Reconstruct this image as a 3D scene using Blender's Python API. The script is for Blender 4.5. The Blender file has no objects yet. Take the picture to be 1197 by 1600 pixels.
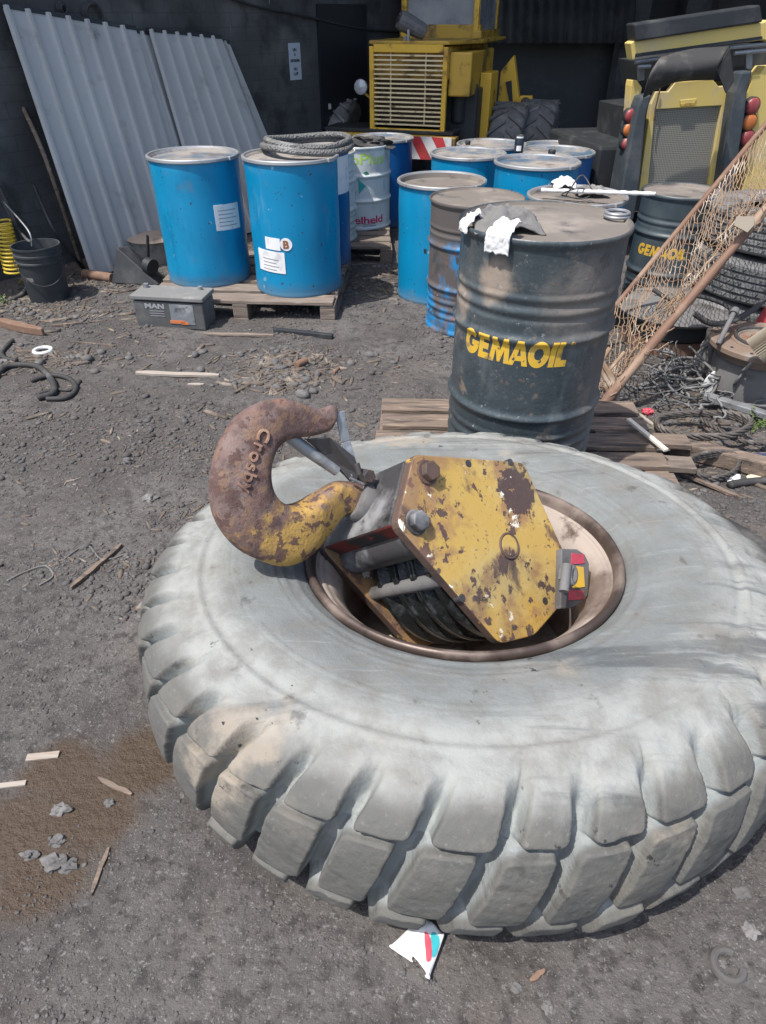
import bpy, bmesh, math, random
import numpy as np
from mathutils import Vector, Matrix
random.seed(7); rng = np.random.default_rng(7)
sc = bpy.context.scene
col = sc.collection
R_ = math.radians
# ------------------------------------------------------------------ camera, sky, sun, exposure
CAMH, FPX, PITCH, CX, CY = 1.66, 1060.0, R_(36.3), 598.5, 800.0
cam_d = bpy.data.cameras.new("camera"); cam = bpy.data.objects.new("camera", cam_d); col.objects.link(cam)
cam.location = (0, 0, CAMH); cam.rotation_euler = (R_(90) - PITCH, 0, 0)
cam_d.sensor_fit = 'VERTICAL'; cam_d.sensor_height = 24; cam_d.lens = 24 * FPX / 1600
cam_d.clip_start = .05; cam_d.clip_end = 500
sc.camera = cam
SUN_EL = R_(64); SAZ = np.array([-.80, -.60]); SAZ = SAZ / np.linalg.norm(SAZ)
w = bpy.data.worlds.new("World"); sc.world = w; w.use_nodes = True
nt = w.node_tree; bg = nt.nodes["Background"]; sky = nt.nodes.new("ShaderNodeTexSky")
sky.sky_type = 'NISHITA'; sky.sun_disc = False; sky.sun_elevation = SUN_EL
sky.sun_rotation = math.atan2(SAZ[0], SAZ[1]); sky.air_density = 1.0; sky.dust_density = 2.5; sky.ozone_density = 1
nt.links.new(sky.outputs[0], bg.inputs[0]); bg.inputs[1].default_value = .15
sd = bpy.data.lights.new("sun", 'SUN'); sd.energy = 3.5; sd.angle = R_(.6); sd.color = (1, .96, .9)
sun = bpy.data.objects.new("sun", sd); col.objects.link(sun); sun.location = (-4, -2, 9)
tos = Vector((SAZ[0] * math.cos(SUN_EL), SAZ[1] * math.cos(SUN_EL), math.sin(SUN_EL)))
sun.rotation_euler = tos.to_track_quat('Z', 'Y').to_euler()
sc.view_settings.view_transform = 'Standard'; sc.view_settings.look = 'None'
sc.view_settings.exposure = .66; sc.view_settings.gamma = 1
sc.render.engine = 'CYCLES'; sc.cycles.max_bounces = 6; sc.cycles.use_denoising = True

# ------------------------------------------------------------------ photograph geometry helpers
_R = np.array([1., 0, 0]); _F = np.array([0, math.cos(PITCH), -math.sin(PITCH)]); _D = np.array([0, -math.sin(PITCH), -math.cos(PITCH)])
EYE = np.array([0, 0, CAMH])
def ray(x, y): return _R * (x - CX) / FPX + _D * (y - CY) / FPX + _F
def atz(x, y, h=0.0):
    d = ray(x, y); return EYE + d * (h - CAMH) / d[2]
def aty(x, y, Y):
    d = ray(x, y); return EYE + d * Y / d[1]
def atd(x, y, z): return EYE + ray(x, y) * z
def onplane(x, y, P, n):
    d = ray(x, y); return EYE + d * (np.dot(P - EYE, n) / np.dot(d, n))
BASE0 = np.array([.217, 1.374, .089])
def gh(x, y):
    x = np.asarray(x, float); y = np.asarray(y, float)
    z = BASE0[2] - .1016 * (np.maximum(y, -1.0) - BASE0[1]) + .0105 * (np.clip(x, -2, 2) - BASE0[0])
    return .012 * np.logaddexp(0, z / .012)
def og(x, y):
    h = 0.0
    for _ in range(30):
        p = atz(x, y, h); h = float(gh(p[0], p[1]))
    return np.array([p[0], p[1], h])

# ------------------------------------------------------------------ numpy value noise
_lat = rng.random((256, 256))
def vnoise(x, y):
    xi = np.floor(x).astype(int); yi = np.floor(y).astype(int); fx = x - xi; fy = y - yi
    fx = fx * fx * (3 - 2 * fx); fy = fy * fy * (3 - 2 * fy)
    g = lambda a, b: _lat[a & 255, b & 255]
    return (g(xi, yi) * (1 - fx) + g(xi + 1, yi) * fx) * (1 - fy) + (g(xi, yi + 1) * (1 - fx) + g(xi + 1, yi + 1) * fx) * fy
def fbm(x, y, o=4):
    s = 0; a = .5
    for k in range(o):
        s = s + a * vnoise(x * 2 ** k + 17.3 * k, y * 2 ** k + 9.1 * k); a *= .5
    return s
def sstep(a, b, x):
    t = np.clip((x - a) / (b - a), 0, 1); return t * t * (3 - 2 * t)

# ------------------------------------------------------------------ geometry collector
class G:
    def __init__(s): s.v = []; s.f = []
    def add(s, V, F):
        o = len(s.v); s.v += [tuple(map(float, p)) for p in V]; s.f += [tuple(i + o for i in q) for q in F]; return s
    def box(s, c, size, rot=None):
        hx, hy, hz = [k / 2 for k in size]; M = Matrix.Identity(3) if rot is None else rot
        V = [M @ Vector((x * hx, y * hy, z * hz)) + Vector(c) for x, y, z in ((-1,-1,-1),(1,-1,-1),(1,1,-1),(-1,1,-1),(-1,-1,1),(1,-1,1),(1,1,1),(-1,1,1))]
        return s.add(V, [(0,3,2,1),(4,5,6,7),(0,1,5,4),(1,2,6,5),(2,3,7,6),(3,0,4,7)])
    def beam(s, a, b, wd, th, up=(0, 0, 1), off=0):
        a = Vector(a); b = Vector(b); d = (b - a); L = d.length; d.normalize(); u = Vector(up)
        sx = d.cross(u).normalized(); u = sx.cross(d)
        M = Matrix((d, sx, u)).transposed(); return s.box((a + b) / 2 + u * off, (L, wd, th), M)
    def tube(s, pts, r, n=8, closed=False, cap=True):
        P = [Vector(p) for p in pts]; m = len(P); rr = r if hasattr(r, '__len__') else [r] * m
        T = []
        for i in range(m):
            a = P[(i - 1) % m] if (closed or i > 0) else P[i]; b = P[(i + 1) % m] if (closed or i < m - 1) else P[i]
            t = (b - a); T.append(t.normalized() if t.length > 1e-9 else Vector((0, 0, 1)))
        u = T[0].orthogonal().normalized(); V = []; F = []
        for i in range(m):
            u = (u - T[i] * u.dot(T[i])).normalized(); v = T[i].cross(u)
            for k in range(n):
                a = 2 * math.pi * k / n; V.append(P[i] + (u * math.cos(a) + v * math.sin(a)) * rr[i])
        for i in range(m if closed else m - 1):
            j = (i + 1) % m
            for k in range(n): F.append((i * n + k, i * n + (k + 1) % n, j * n + (k + 1) % n, j * n + k))
        if cap and not closed: F += [tuple(range(n - 1, -1, -1)), tuple((m - 1) * n + k for k in range(n))]
        return s.add(V, F)
    def lathe(s, prof, n=48, M=None, capa=False, capb=False):
        V = []; F = []; m = len(prof)
        for r, z in prof:
            for k in range(n):
                a = 2 * math.pi * k / n; p = Vector((r * math.cos(a), r * math.sin(a), z)); V.append(M @ p if M else p)
        for i in range(m - 1):
            for k in range(n): F.append((i * n + k, i * n + (k + 1) % n, (i + 1) * n + (k + 1) % n, (i + 1) * n + k))
        if capa: F.append(tuple(range(n - 1, -1, -1)))
        if capb: F.append(tuple((m - 1) * n + k for k in range(n)))
        return s.add(V, F)
    def cyl(s, a, b, r, n=24, r2=None): return s.tube([a, b], [r, r if r2 is None else r2], n)
    def prism(s, pts3, off):
        n = len(pts3); o = Vector(off); A = [Vector(p) for p in pts3]
        return s.add(A + [p + o for p in A], [tuple(range(n)), tuple(range(2 * n - 1, n - 1, -1))] + [(i, i + n, (i + 1) % n + n, (i + 1) % n) for i in range(n)])
    def blob(s, c, r, sub=2, amp=.25, fr=3.0):
        bm = bmesh.new(); bmesh.ops.create_icosphere(bm, subdivisions=sub, radius=1); bm.verts.index_update()
        o = random.random() * 50; V = []
        from mathutils import noise as mn
        for v in bm.verts:
            k = 1 + amp * mn.noise(v.co * fr / 2 + Vector((o, o, 0))); V.append((c[0] + v.co.x * r[0] * k, c[1] + v.co.y * r[1] * k, c[2] + v.co.z * r[2] * k))
        s.add(V, [tuple(v.index for v in f.verts) for f in bm.faces]); bm.free(); return s

def obj(name, g, m, parent=None, smooth=False, bev=0, loc=None, cat=None, label=None, group=None, kind=None, ang=40, off=None):
    V, F = (g.v, g.f) if isinstance(g, G) else g
    if off is not None: V = [(a[0] - off[0], a[1] - off[1], a[2] - off[2]) for a in V]
    me = bpy.data.meshes.new(name); me.from_pydata(V, [], F); me.update()
    bm = bmesh.new(); bm.from_mesh(me); bmesh.ops.recalc_face_normals(bm, faces=bm.faces); bm.to_mesh(me); bm.free()
    o = bpy.data.objects.new(name, me); col.objects.link(o)
    for k in (m if isinstance(m, (list, tuple)) else [m]): me.materials.append(k)
    if smooth:
        me.polygons.foreach_set('use_smooth', [True] * len(me.polygons))
        if ang < 180: me.set_sharp_from_angle(angle=R_(ang))
    if bev:
        b = o.modifiers.new("bevel", 'BEVEL'); b.width = bev; b.segments = 2; b.limit_method = 'ANGLE'; b.angle_limit = R_(35)
    if parent: o.parent = parent
    if loc is not None: o.location = loc
    tag(o, label, cat, group, kind); return o
def tag(o, label=None, cat=None, group=None, kind=None):
    for k, v in (('label', label), ('category', cat), ('group', group), ('kind', kind)):
        if v: o[k] = v
    return o
def thing(name, label, cat, loc=(0, 0, 0), rz=0, group=None, M=None):
    o = bpy.data.objects.new(name, None); col.objects.link(o); o.empty_display_size = .1
    if M is not None: o.matrix_world = M
    else: o.location = loc; o.rotation_euler = (0, 0, rz)
    return tag(o, label, cat, group)

# ------------------------------------------------------------------ materials
def mat(name, c, rough=.6, metal=0, layers=(), bump=(), coat=0, rnd=True):
    m = bpy.data.materials.new(name); m.use_nodes = True; t = m.node_tree; N = t.nodes; L = t.links
    b = N["Principled BSDF"]; tc = N.new("ShaderNodeTexCoord")
    vec = tc.outputs["Object"]; raw = vec
    if rnd:
        oi = N.new("ShaderNodeObjectInfo"); mu = N.new("ShaderNodeMath"); mu.operation = 'MULTIPLY'; mu.inputs[1].default_value = 37
        L.new(oi.outputs["Random"], mu.inputs[0]); va = N.new("ShaderNodeVectorMath"); va.operation = 'ADD'
        L.new(vec, va.inputs[0]); L.new(mu.outputs[0], va.inputs[1]); vec = va.outputs[0]
    def noise(sc_, st=None, det=5, ro=.6, dis=0, kind='noise'):
        v = vec
        if st:
            mp = N.new("ShaderNodeMapping"); mp.inputs["Scale"].default_value = st[:3]
            if len(st) > 3: mp.inputs["Rotation"].default_value = (0, 0, st[3])
            L.new(v, mp.inputs[0]); v = mp.outputs[0]
        if kind == 'vor':
            n = N.new("ShaderNodeTexVoronoi"); n.inputs["Scale"].default_value = sc_; L.new(v, n.inputs["Vector"]); return n.outputs["Distance"]
        n = N.new("ShaderNodeTexNoise"); n.inputs["Scale"].default_value = sc_; n.inputs["Detail"].default_value = det
        n.inputs["Roughness"].default_value = ro; n.inputs["Distortion"].default_value = dis; L.new(v, n.inputs["Vector"]); return n.outputs[0]
    def mrange(src, a, bb, to=1.0):
        r = N.new("ShaderNodeMapRange"); r.clamp = True; L.new(src, r.inputs[0]); r.inputs[1].default_value = a; r.inputs[2].default_value = bb
        r.inputs[3].default_value = 0; r.inputs[4].default_value = to; r.interpolation_type = 'SMOOTHSTEP'; return r.outputs[0]
    def math_(op, a, bb):
        q = N.new("ShaderNodeMath"); q.operation = op
        for i, k in enumerate((a, bb)):
            if isinstance(k, (int, float)): q.inputs[i].default_value = k
            else: L.new(k, q.inputs[i])
        return q.outputs[0]
    def mixc(f, a, bb):
        x = N.new("ShaderNodeMix"); x.data_type = 'RGBA'; L.new(f, x.inputs[0])
        for i, k in ((6, a), (7, bb)):
            if isinstance(k, tuple): x.inputs[i].default_value = (*k[:3], 1)
            else: L.new(k, x.inputs[i])
        return x.outputs[2]
    def mixf(f, a, bb):
        x = N.new("ShaderNodeMix"); x.data_type = 'FLOAT'; L.new(f, x.inputs[0])
        for i, k in ((2, a), (3, bb)):
            if isinstance(k, (int, float)): x.inputs[i].default_value = k
            else: L.new(k, x.inputs[i])
        return x.outputs[0]
    cc, rr, mm = tuple(c), rough, metal
    masks = []
    for ly in layers:
        kw = ly[4] if len(ly) > 4 else {}
        if kw.get('kind') == 'attr':
            a = N.new("ShaderNodeAttribute"); a.attribute_name = kw['attr']
            s_ = math_('ADD', a.outputs["Fac"], math_('MULTIPLY', math_('SUBTRACT', noise(ly[1]), .5), kw.get('amp', .5)))
            f = mrange(s_, ly[2], ly[3], kw.get('fac', 1))
        elif kw.get('kind') == 'spot':
            d = N.new("ShaderNodeVectorMath"); d.operation = 'DISTANCE'; L.new(raw, d.inputs[0]); d.inputs[1].default_value = kw['pos']
            s_ = math_('ADD', d.outputs["Value"], math_('MULTIPLY', math_('SUBTRACT', noise(ly[1]), .5), kw.get('amp', .1)))
            f = mrange(s_, ly[2], ly[3], kw.get('fac', 1))
        elif kw.get('kind') in ('x', 'y', 'z'):
            sp = N.new("ShaderNodeSeparateXYZ"); L.new(raw, sp.inputs[0]); ax = sp.outputs['xyz'.index(kw['kind'])]
            s_ = math_('ADD', ax, math_('MULTIPLY', math_('SUBTRACT', noise(ly[1]), .5), kw.get('amp', .1)))
            f = mrange(s_, ly[2], ly[3], kw.get('fac', 1))
        elif kw.get('kind') == 'rad':
            vm = N.new("ShaderNodeVectorMath"); vm.operation = 'MULTIPLY'; vm.inputs[1].default_value = (1, 1, 0); L.new(raw, vm.inputs[0])
            ln = N.new("ShaderNodeVectorMath"); ln.operation = 'LENGTH'; L.new(vm.outputs[0], ln.inputs[0])
            s_ = math_('ADD', ln.outputs["Value"], math_('MULTIPLY', math_('SUBTRACT', noise(ly[1]), .5), kw.get('amp', .1)))
            f = mrange(s_, ly[2], ly[3], kw.get('fac', 1))
        elif kw.get('kind') == 'brick':
            bt = N.new("ShaderNodeTexBrick"); bt.inputs["Scale"].default_value = ly[1]; bt.inputs["Mortar Size"].default_value = kw.get('mortar', .012)
            mp = N.new("ShaderNodeMapping"); mp.inputs["Rotation"].default_value = kw.get('rot', (R_(90), 0, 0)); L.new(raw, mp.inputs[0]); L.new(mp.outputs[0], bt.inputs[0])
            f = mrange(bt.outputs["Fac"], ly[2], ly[3], kw.get('fac', 1))
        else:
            f = mrange(noise(ly[1], kw.get('st'), kw.get('det', 5), kw.get('ro', .6), kw.get('dis', 0), kw.get('kind', 'noise')), ly[2], ly[3], kw.get('fac', 1))
        if 'also' in kw: f = math_('MULTIPLY', f, mrange(noise(kw['also'][0]), kw['also'][1], kw['also'][2]))
        masks.append(f)
        cc = mixc(f, cc, tuple(ly[0]))
        if 'rough' in kw: rr = mixf(f, rr, kw['rough'])
        if 'metal' in kw: mm = mixf(f, mm, kw['metal'])
    for inp, v in (("Base Color", cc), ("Roughness", rr), ("Metallic", mm)):
        if isinstance(v, tuple): b.inputs[inp].default_value = (*v[:3], 1)
        elif isinstance(v, (int, float)): b.inputs[inp].default_value = v
        else: L.new(v, b.inputs[inp])
    if coat: b.inputs["Coat Weight"].default_value = coat
    prev = None
    for bp in bump:
        kw = bp[3] if len(bp) > 3 else {}
        n = N.new("ShaderNodeBump"); n.inputs["Strength"].default_value = bp[1]; n.inputs["Distance"].default_value = bp[2]
        h = masks[kw['mask']] if 'mask' in kw else noise(bp[0], kw.get('st'), kw.get('det', 6), kw.get('ro', .6), 0, kw.get('kind', 'noise'))
        L.new(h, n.inputs["Height"])
        if prev: L.new(prev, n.inputs["Normal"])
        prev = n.outputs[0]
    if prev: L.new(prev, b.inputs["Normal"])
    return m

DUST = (.30, .25, .20)
m_ground = mat("yard_soil", (.080, .0735, .069), .92, 0, [
    ((.117, .109, .104), 1.6, .42, .66, dict(det=7)), ((.050, .045, .043), 3.3, .48, .70, dict(det=8, fac=.75)), ((.13, .105, .088), 2.2, .52, .72, dict(fac=.55, dis=.6)),
    ((.038, .034, .033), 24, .48, .64, dict(det=7, fac=.8)), ((.055, .047, .043), .9, .48, .62, dict(fac=.6, det=8)), ((.18, .172, .168), 70, .58, .70, dict(det=3, fac=.75)), ((.030, .027, .026), 60, .58, .70, dict(det=3, fac=.85)),
    ((.27, .26, .25), 210, .65, .73, dict(det=1, fac=.55)), ((.062, .040, .024), 9, .30, .80, dict(kind='attr', attr='stain', amp=.75, rough=.6)),
    ((.14, .11, .085), 120, .60, .70, dict(fac=.45))],
    [(18, .6, .020), (60, .8, .010), (180, .7, .004), (420, .5, .002)], rnd=False)
m_gravel = mat("gravel_stone", (.085, .080, .078), .9, 0, [((.17, .165, .16), 9, .52, .75), ((.055, .05, .05), 6, .5, .7)], [(60, .4, .004)], rnd=False)
m_twig = mat("dry_twigs", (.12, .095, .075), .9, 0, [((.26, .22, .18), 5, .5, .7), ((.05, .04, .035), 8, .5, .7)], [(90, .4, .002)], rnd=False)
m_tyre = mat("worn_rubber", (.168, .181, .178), .82, 0, [
    ((.115, .127, .128), 2.2, .44, .66, dict(det=8, fac=.7)), ((.245, .255, .245), 2.0, .50, .70, dict(det=7, dis=.6, fac=.6)), ((.30, .305, .285), 4, .56, .68, dict(kind='rad', amp=.14, fac=.75)),
    ((.066, .075, .080), 2.6, .52, .63, dict(st=(.45, 5.5, 1, .75), fac=.75, det=9, also=(1.3, .45, .56))), ((.28, .295, .29), 7, .58, .70, dict(st=(.6, 6, 1, -.5), fac=.4)),
    ((.066, .064, .058), 5, .755, .815, dict(kind='rad', amp=.11, fac=.85)), ((.13, .122, .108), 13, .42, .66, dict(fac=.45, det=8)),
    ((.25, .272, .27), 9, .15, .60, dict(kind='attr', attr='groove', amp=.35, fac=.85)),  # pale groove layer also paints light caught on the groove ledges
    ((.16, .142, .118), 7, .50, .70, dict(fac=.4)), ((.33, .28, .22), 2.6, .60, .69, dict(fac=.6, det=7)),
    ((.025, .025, .025), 34, .64, .68, dict(also=(3, .53, .62))), ((.36, .37, .36), 45, .66, .74, dict(st=(.4, 3, 1, 1.1), fac=.4, also=(2.2, .55, .62))), ((.035, .036, .038), 14, .62, .72, dict(fac=.5)), ((.24, .24, .23), 90, .60, .70, dict(fac=.3))],
    [(7, .2, .015), (30, .35, .007), (110, .5, .003), (320, .4, .0015)], rnd=False)
m_bead = mat("bead_rubber_shade", (.03, .03, .032), .7, 0, [((.1, .1, .1), 20, .5, .7)], [(40, .2, .003)])  # bead rubber darkened to take in the shadow of the lip gap
m_rim = mat("dusty_rim_steel", (.145, .108, .088), .65, .1, [((.33, .28, .24), 3.5, .36, .60, dict(rough=.9, metal=0)), ((.08, .05, .04), 11, .56, .74, dict(metal=.1)), ((.42, .12, .09), 9, .72, .76, dict(fac=.7))],
    [(30, .3, .004), (160, .3, .001)])
m_rimlip = mat("worn_rim_lip", (.085, .062, .052), .42, .45, [((.19, .15, .125), 5, .45, .7, dict(rough=.75, metal=.1)), ((.05, .035, .03), 16, .58, .75)], [(50, .25, .003)])
m_bplate = mat("chipped_yellow_paint", (.46, .30, .075), .62, 0, [
    ((.52, .40, .17), 4, .40, .62, dict(fac=.8)), ((.32, .18, .035), 9, .46, .70, dict(fac=.65)),
    ((.30, .14, .075), 11, .30, .20, dict(kind='spot', pos=(.0, .0, .0), amp=.0, fac=.0)),
    ((.27, .145, .08), 10, .49, .62, dict(fac=.75, rough=.85, det=8)), ((.075, .045, .042), 7.1, .552, .585, dict(det=10, ro=.66, rough=.8, dis=.3)),
    ((.095, .055, .048), 24, .585, .62, dict(det=7, rough=.85)), ((.20, .105, .07), 16, .225, .33, dict(kind='spot', pos=(.0, .0, .0), amp=.30, rough=.85, fac=.7)),
    ((.09, .056, .048), 7, .555, .62, dict(st=(1, 1, .22), fac=.85, det=8)), ((.70, .66, .55), 15, .63, .655, dict(det=7)), ((.06, .052, .045), 3, .45, .72, dict(fac=.5, det=8)), ((.10, .07, .055), 70, .60, .68, dict(fac=.7))],
    [(7.1, .6, .004, dict(mask=4)), (90, .35, .002), (16, .2, .004)], rnd=False)
m_bedge = mat("rusted_plate_edge", (.11, .07, .055), .7, .2, [((.05, .045, .045), 8, .45, .65), ((.5, .3, .06), 16, .64, .68)], [(60, .5, .003)])
m_dark = mat("greasy_dark_steel", (.06, .058, .06), .5, .3, [((.26, .26, .265), 6, .46, .66, dict(rough=.75)), ((.18, .06, .05), 9, .62, .72, dict(fac=.6, metal=0)), ((.02, .02, .02), 14, .55, .7)], [(50, .35, .003)])
m_red = mat("worn_red_paint", (.16, .028, .022), .5, 0, [((.03, .028, .028), 6, .45, .6), ((.42, .07, .05), 10, .62, .72, dict(fac=.8))], [(60, .3, .002)])
m_grease = mat("greased_sheave", (.018, .02, .02), .28, .3, [((.07, .075, .08), 16, .5, .7, dict(rough=.5))], [(35, .7, .006), (150, .6, .002)])
m_hook = mat("rusty_hook_iron", (.135, .080, .068), .74, .05, [
    ((.20, .145, .13), 6, .42, .64, dict(rough=.85, det=8)), ((.068, .040, .037), 11, .48, .66, dict(fac=.85, det=8)), ((.30, .225, .19), 40, .60, .70, dict(fac=.55)), ((.22, .105, .06), 9, .60, .70, dict(fac=.6)),
    ((.40, .245, .065), 16, .185, .10, dict(kind='spot', pos=(0, 0, 0), amp=.46, rough=.65)), ((.27, .15, .07), 26, .50, .60, dict(fac=.35)),
    ((.095, .052, .044), 30, .54, .575, dict(fac=.9, det=9)), ((.055, .037, .034), 80, .60, .66, dict(fac=.75)), ((.36, .26, .23), 5, .62, .74, dict(fac=.35))],
    [(22, .4, .005), (60, .7, .004), (200, .7, .002)], rnd=False)
m_galv = mat("galvanised_steel", (.30, .31, .32), .5, .5, [((.14, .13, .13), 9, .5, .72), ((.42, .43, .43), 20, .58, .72)], [(80, .2, .001)])
def blue(name, c, **k):
    return mat(name, c, .38, 0, [((c[0] + .012, c[1] * 1.3, c[2] * 1.2), 2.5, .45, .7, dict(st=(1, 1, .25), fac=.5)), ((.30, .44, .54), 14, .68, .71, dict(fac=.6)), ((.20, .33, .43), 9, .60, .72, dict(st=(1, 1, .25), fac=.25)), ((c[0], c[1] * .55, c[2] * .6), 5, .54, .72, dict(st=(1, 1, .3), fac=.5)),
        ((.16, .13, .11), 5, .58, .8, dict(fac=.45, rough=.8)), ((.04, .04, .045), 34, .66, .69), ((.14, .12, .10), 8, .10, -.02, dict(kind='z', amp=.12, fac=.55, rough=.85))], [(2.2, .08, .03), (120, .08, .001)])
m_blue = blue("blue_drum_paint", (.001, .205, .40))
m_dblue = blue("deep_blue_drum_paint", (.002, .082, .26))
m_ring = mat("clamp_ring_steel", (.42, .43, .44), .45, .6, [((.2, .17, .15), 9, .55, .7, dict(metal=.1))], [(60, .2, .002)])
m_lid = mat("dusty_drum_lid", (.055, .10, .15), .7, 0, [((.27, .245, .22), 3, .36, .6, dict(rough=.95)), ((.12, .10, .09), 7, .5, .7)], [(40, .2, .003)])
m_dlid = mat("dust_covered_lid", (.155, .135, .118), .95, 0, [((.24, .21, .18), 4, .45, .7), ((.06, .06, .06), 6, .54, .72)], [(60, .3, .003)])
m_whited = mat("white_drum_paint", (.58, .62, .62), .45, 0, [((.40, .42, .41), 4, .5, .7), ((.2, .18, .15), 7, .66, .8)], [(60, .1, .001)])
GSP = lambda pos, a, b, c=(.33, .26, .20), sc_=14, amp=.14, fac=.75: (c, sc_, a, b, dict(kind='spot', pos=pos, amp=amp, fac=fac, rough=.9))
m_gem = mat("slate_drum_paint", (.034, .047, .055), .42, 0, [
    ((.075, .09, .098), 2.6, .42, .70, dict(fac=.85)), ((.13, .12, .108), 3.4, .56, .76, dict(fac=.4, rough=.85)),
    ((.15, .13, .11), 6, .04, .26, dict(kind='x', amp=.35, fac=.45, rough=.9)), GSP((-.197, -.226, .82), .10, .03), GSP((.11, -.28, .77), .20, .04, (.20, .17, .145), 9, .26, .75), GSP((-.29, -.07, .72), .10, .03, fac=.6), GSP((.265, -.12, .45), .22, .06, (.15, .125, .105), 9, .22, .6),
    ((.20, .15, .11), 11, .58, .68, dict(fac=.7, rough=.9, det=8)), ((.20, .215, .22), 5, .55, .70, dict(st=(1, 1, .28), fac=.35, det=8)), ((.34, .34, .33), 34, .66, .70, dict(fac=.45)), ((.22, .12, .07), 30, .63, .67, dict(fac=.35, also=(4, .5, .6))), ((.13, .14, .145), 70, .55, .68, dict(fac=.35)), ((.015, .018, .022), 6, .6, .7, dict(fac=.6)),
    ((.14, .12, .10), 8, .12, -.05, dict(kind='z', amp=.14, fac=.6, rough=.9))], [(2.6, .35, .05), (120, .15, .001)], rnd=False)
m_gem2 = mat("slate_drum_paint_clean", (.035, .05, .06), .42, 0, [((.075, .095, .105), 2.6, .45, .72), ((.15, .13, .115), 4, .6, .75, dict(fac=.6, rough=.85))], [(3, .1, .02)])
m_rusty = mat("worn_blue_drum_paint", (.012, .18, .40), .5, 0, [((.085, .072, .068), 3, .44, .54, dict(st=(1, 1, .55), rough=.85)), ((.20, .10, .06), 12, .58, .66, dict(fac=.85, rough=.9)), ((.05, .05, .055), 9, .56, .66), ((.3, .4, .45), 30, .7, .74),
    ((.085, .075, .07), 5, .52, .60, dict(kind='z', amp=.22, rough=.85))], [(60, .25, .002)])
m_gold = mat("yellow_lettering", (.60, .37, .035), .55, 0, [((.42, .29, .09), 14, .48, .66, dict(fac=.7)), ((.06, .06, .06), 45, .64, .67), ((.09, .085, .08), 6, .62, .68, dict(fac=.6))])
m_paper = mat("white_paper", (.72, .73, .74), .8, 0, [((.55, .55, .55), 12, .5, .7)])
m_print = mat("grey_print", (.28, .28, .29), .8)
m_wood = mat("weathered_pallet_wood", (.20, .16, .13), .85, 0, [((.13, .10, .08), 5, .45, .7, dict(st=(1, 9, 9))), ((.36, .31, .26), 6, .55, .75, dict(st=(1, 8, 8))), ((.06, .05, .045), 3, .55, .75, dict(fac=.7))], [(14, .5, .006, dict(st=(1, 12, 12))), (120, .3, .001)])
m_oldwood = mat("dark_oily_wood", (.17, .128, .10), .85, 0, [((.05, .042, .038), 4, .45, .7, dict(st=(1, 7, 7))), ((.30, .23, .17), 6, .52, .72, dict(st=(1, 9, 9)))], [(14, .6, .006, dict(st=(1, 12, 12)))])
m_pole = mat("brown_pole_wood", (.17, .095, .062), .7, 0, [((.27, .185, .13), 5, .46, .68), ((.12, .065, .05), 9, .55, .72)], [(40, .4, .003)])
m_net = mat("tan_net_cord", (.27, .18, .115), .9, 0, [((.22, .15, .10), 3, .45, .65), ((.48, .40, .32), 7, .52, .7)])
m_sheet = mat("grey_sheet_metal", (.37, .38, .38), .5, .05, [((.42, .43, .432), 1.8, .42, .7, dict(st=(1, 1, .3))), ((.13, .12, .11), 4, .56, .76, dict(fac=.6, rough=.75)), ((.30, .24, .19), 9, .64, .78, dict(fac=.5))], [(3, .06, .02)])
m_wall = mat("shade_dark_block_wall", (.060, .063, .065), .9, 0, [((.11, .112, .112), 1.6, .45, .72), ((.03, .032, .033), 2.7, .48, .68), ((.025, .027, .028), 2.4, .5, 1, dict(kind='brick', mortar=.008, fac=.35)), ((.30, .31, .31), 9, .71, .75, dict(st=(2, 2, .35), fac=.6))], [(25, .35, .006), (2.4, .25, .006, dict(mask=2))], rnd=False)  # near-black wall colour holds the shade of the unlit side
m_backwall = mat("shade_black_wall", (.035, .036, .036), .9, 0, [((.058, .058, .056), 1.2, .45, .7), ((.02, .02, .02), 3, .5, .7)], [(12, .3, .01)], rnd=False)  # dark base colour paints in the gloom of the workshop interior
m_black = mat("dull_black_metal", (.026, .029, .033), .55, .1, [((.07, .072, .074), 4, .5, .75, dict(rough=.8))], [(80, .2, .002)])
m_rubber = mat("dusty_black_rubber", (.035, .034, .034), .75, 0, [((.12, .115, .11), 5, .48, .74)], [(70, .3, .003)])
m_truckt = mat("dusty_truck_rubber", (.11, .112, .113), .8, 0, [((.21, .21, .207), 4, .42, .68), ((.04, .04, .04), 9, .55, .72)], [(60, .3, .003)])
m_lyel = mat("faded_loader_yellow", (.72, .44, .045), .5, 0, [((.34, .18, .03), 3, .5, .7), ((.12, .07, .04), 6, .6, .75, dict(rough=.85))], [(50, .15, .003)])
m_lyeld = mat("oily_loader_yellow", (.50, .31, .04), .5, 0, [((.13, .08, .03), 3, .45, .65), ((.06, .045, .035), 6, .56, .72, dict(rough=.85))], [(50, .15, .003)])
m_slat = mat("cream_grille_paint", (.74, .61, .37), .55, 0, [((.22, .14, .07), 8, .55, .7)])
m_ryel = mat("pale_machine_yellow", (.60, .46, .14), .55, 0, [((.52, .42, .22), 3, .45, .68, dict(rough=.85)), ((.25, .19, .10), 6, .62, .78)], [(40, .1, .003)])
m_glass = mat("dirty_cab_glass", (.19, .21, .235), .22, 0, [((.34, .35, .36), 2, .42, .7, dict(rough=.6))])
m_lens = mat("headlamp_glass", (.42, .44, .46), .2, .2)
m_redl = mat("dusty_red_lens", (.26, .045, .05), .4, 0, [((.32, .12, .10), 14, .5, .7)])
m_oral = mat("dusty_orange_lens", (.46, .14, .035), .4, 0, [((.42, .2, .1), 14, .5, .7)])
m_white = mat("white_plastic", (.6, .61, .61), .5, 0, [((.5, .49, .46), 8, .55, .75)], [(60, .1, .001)])
m_rag = mat("white_rag", (.62, .62, .62), .9, 0, [((.45, .44, .43), 12, .56, .72)], [(70, .4, .004)])
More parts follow.
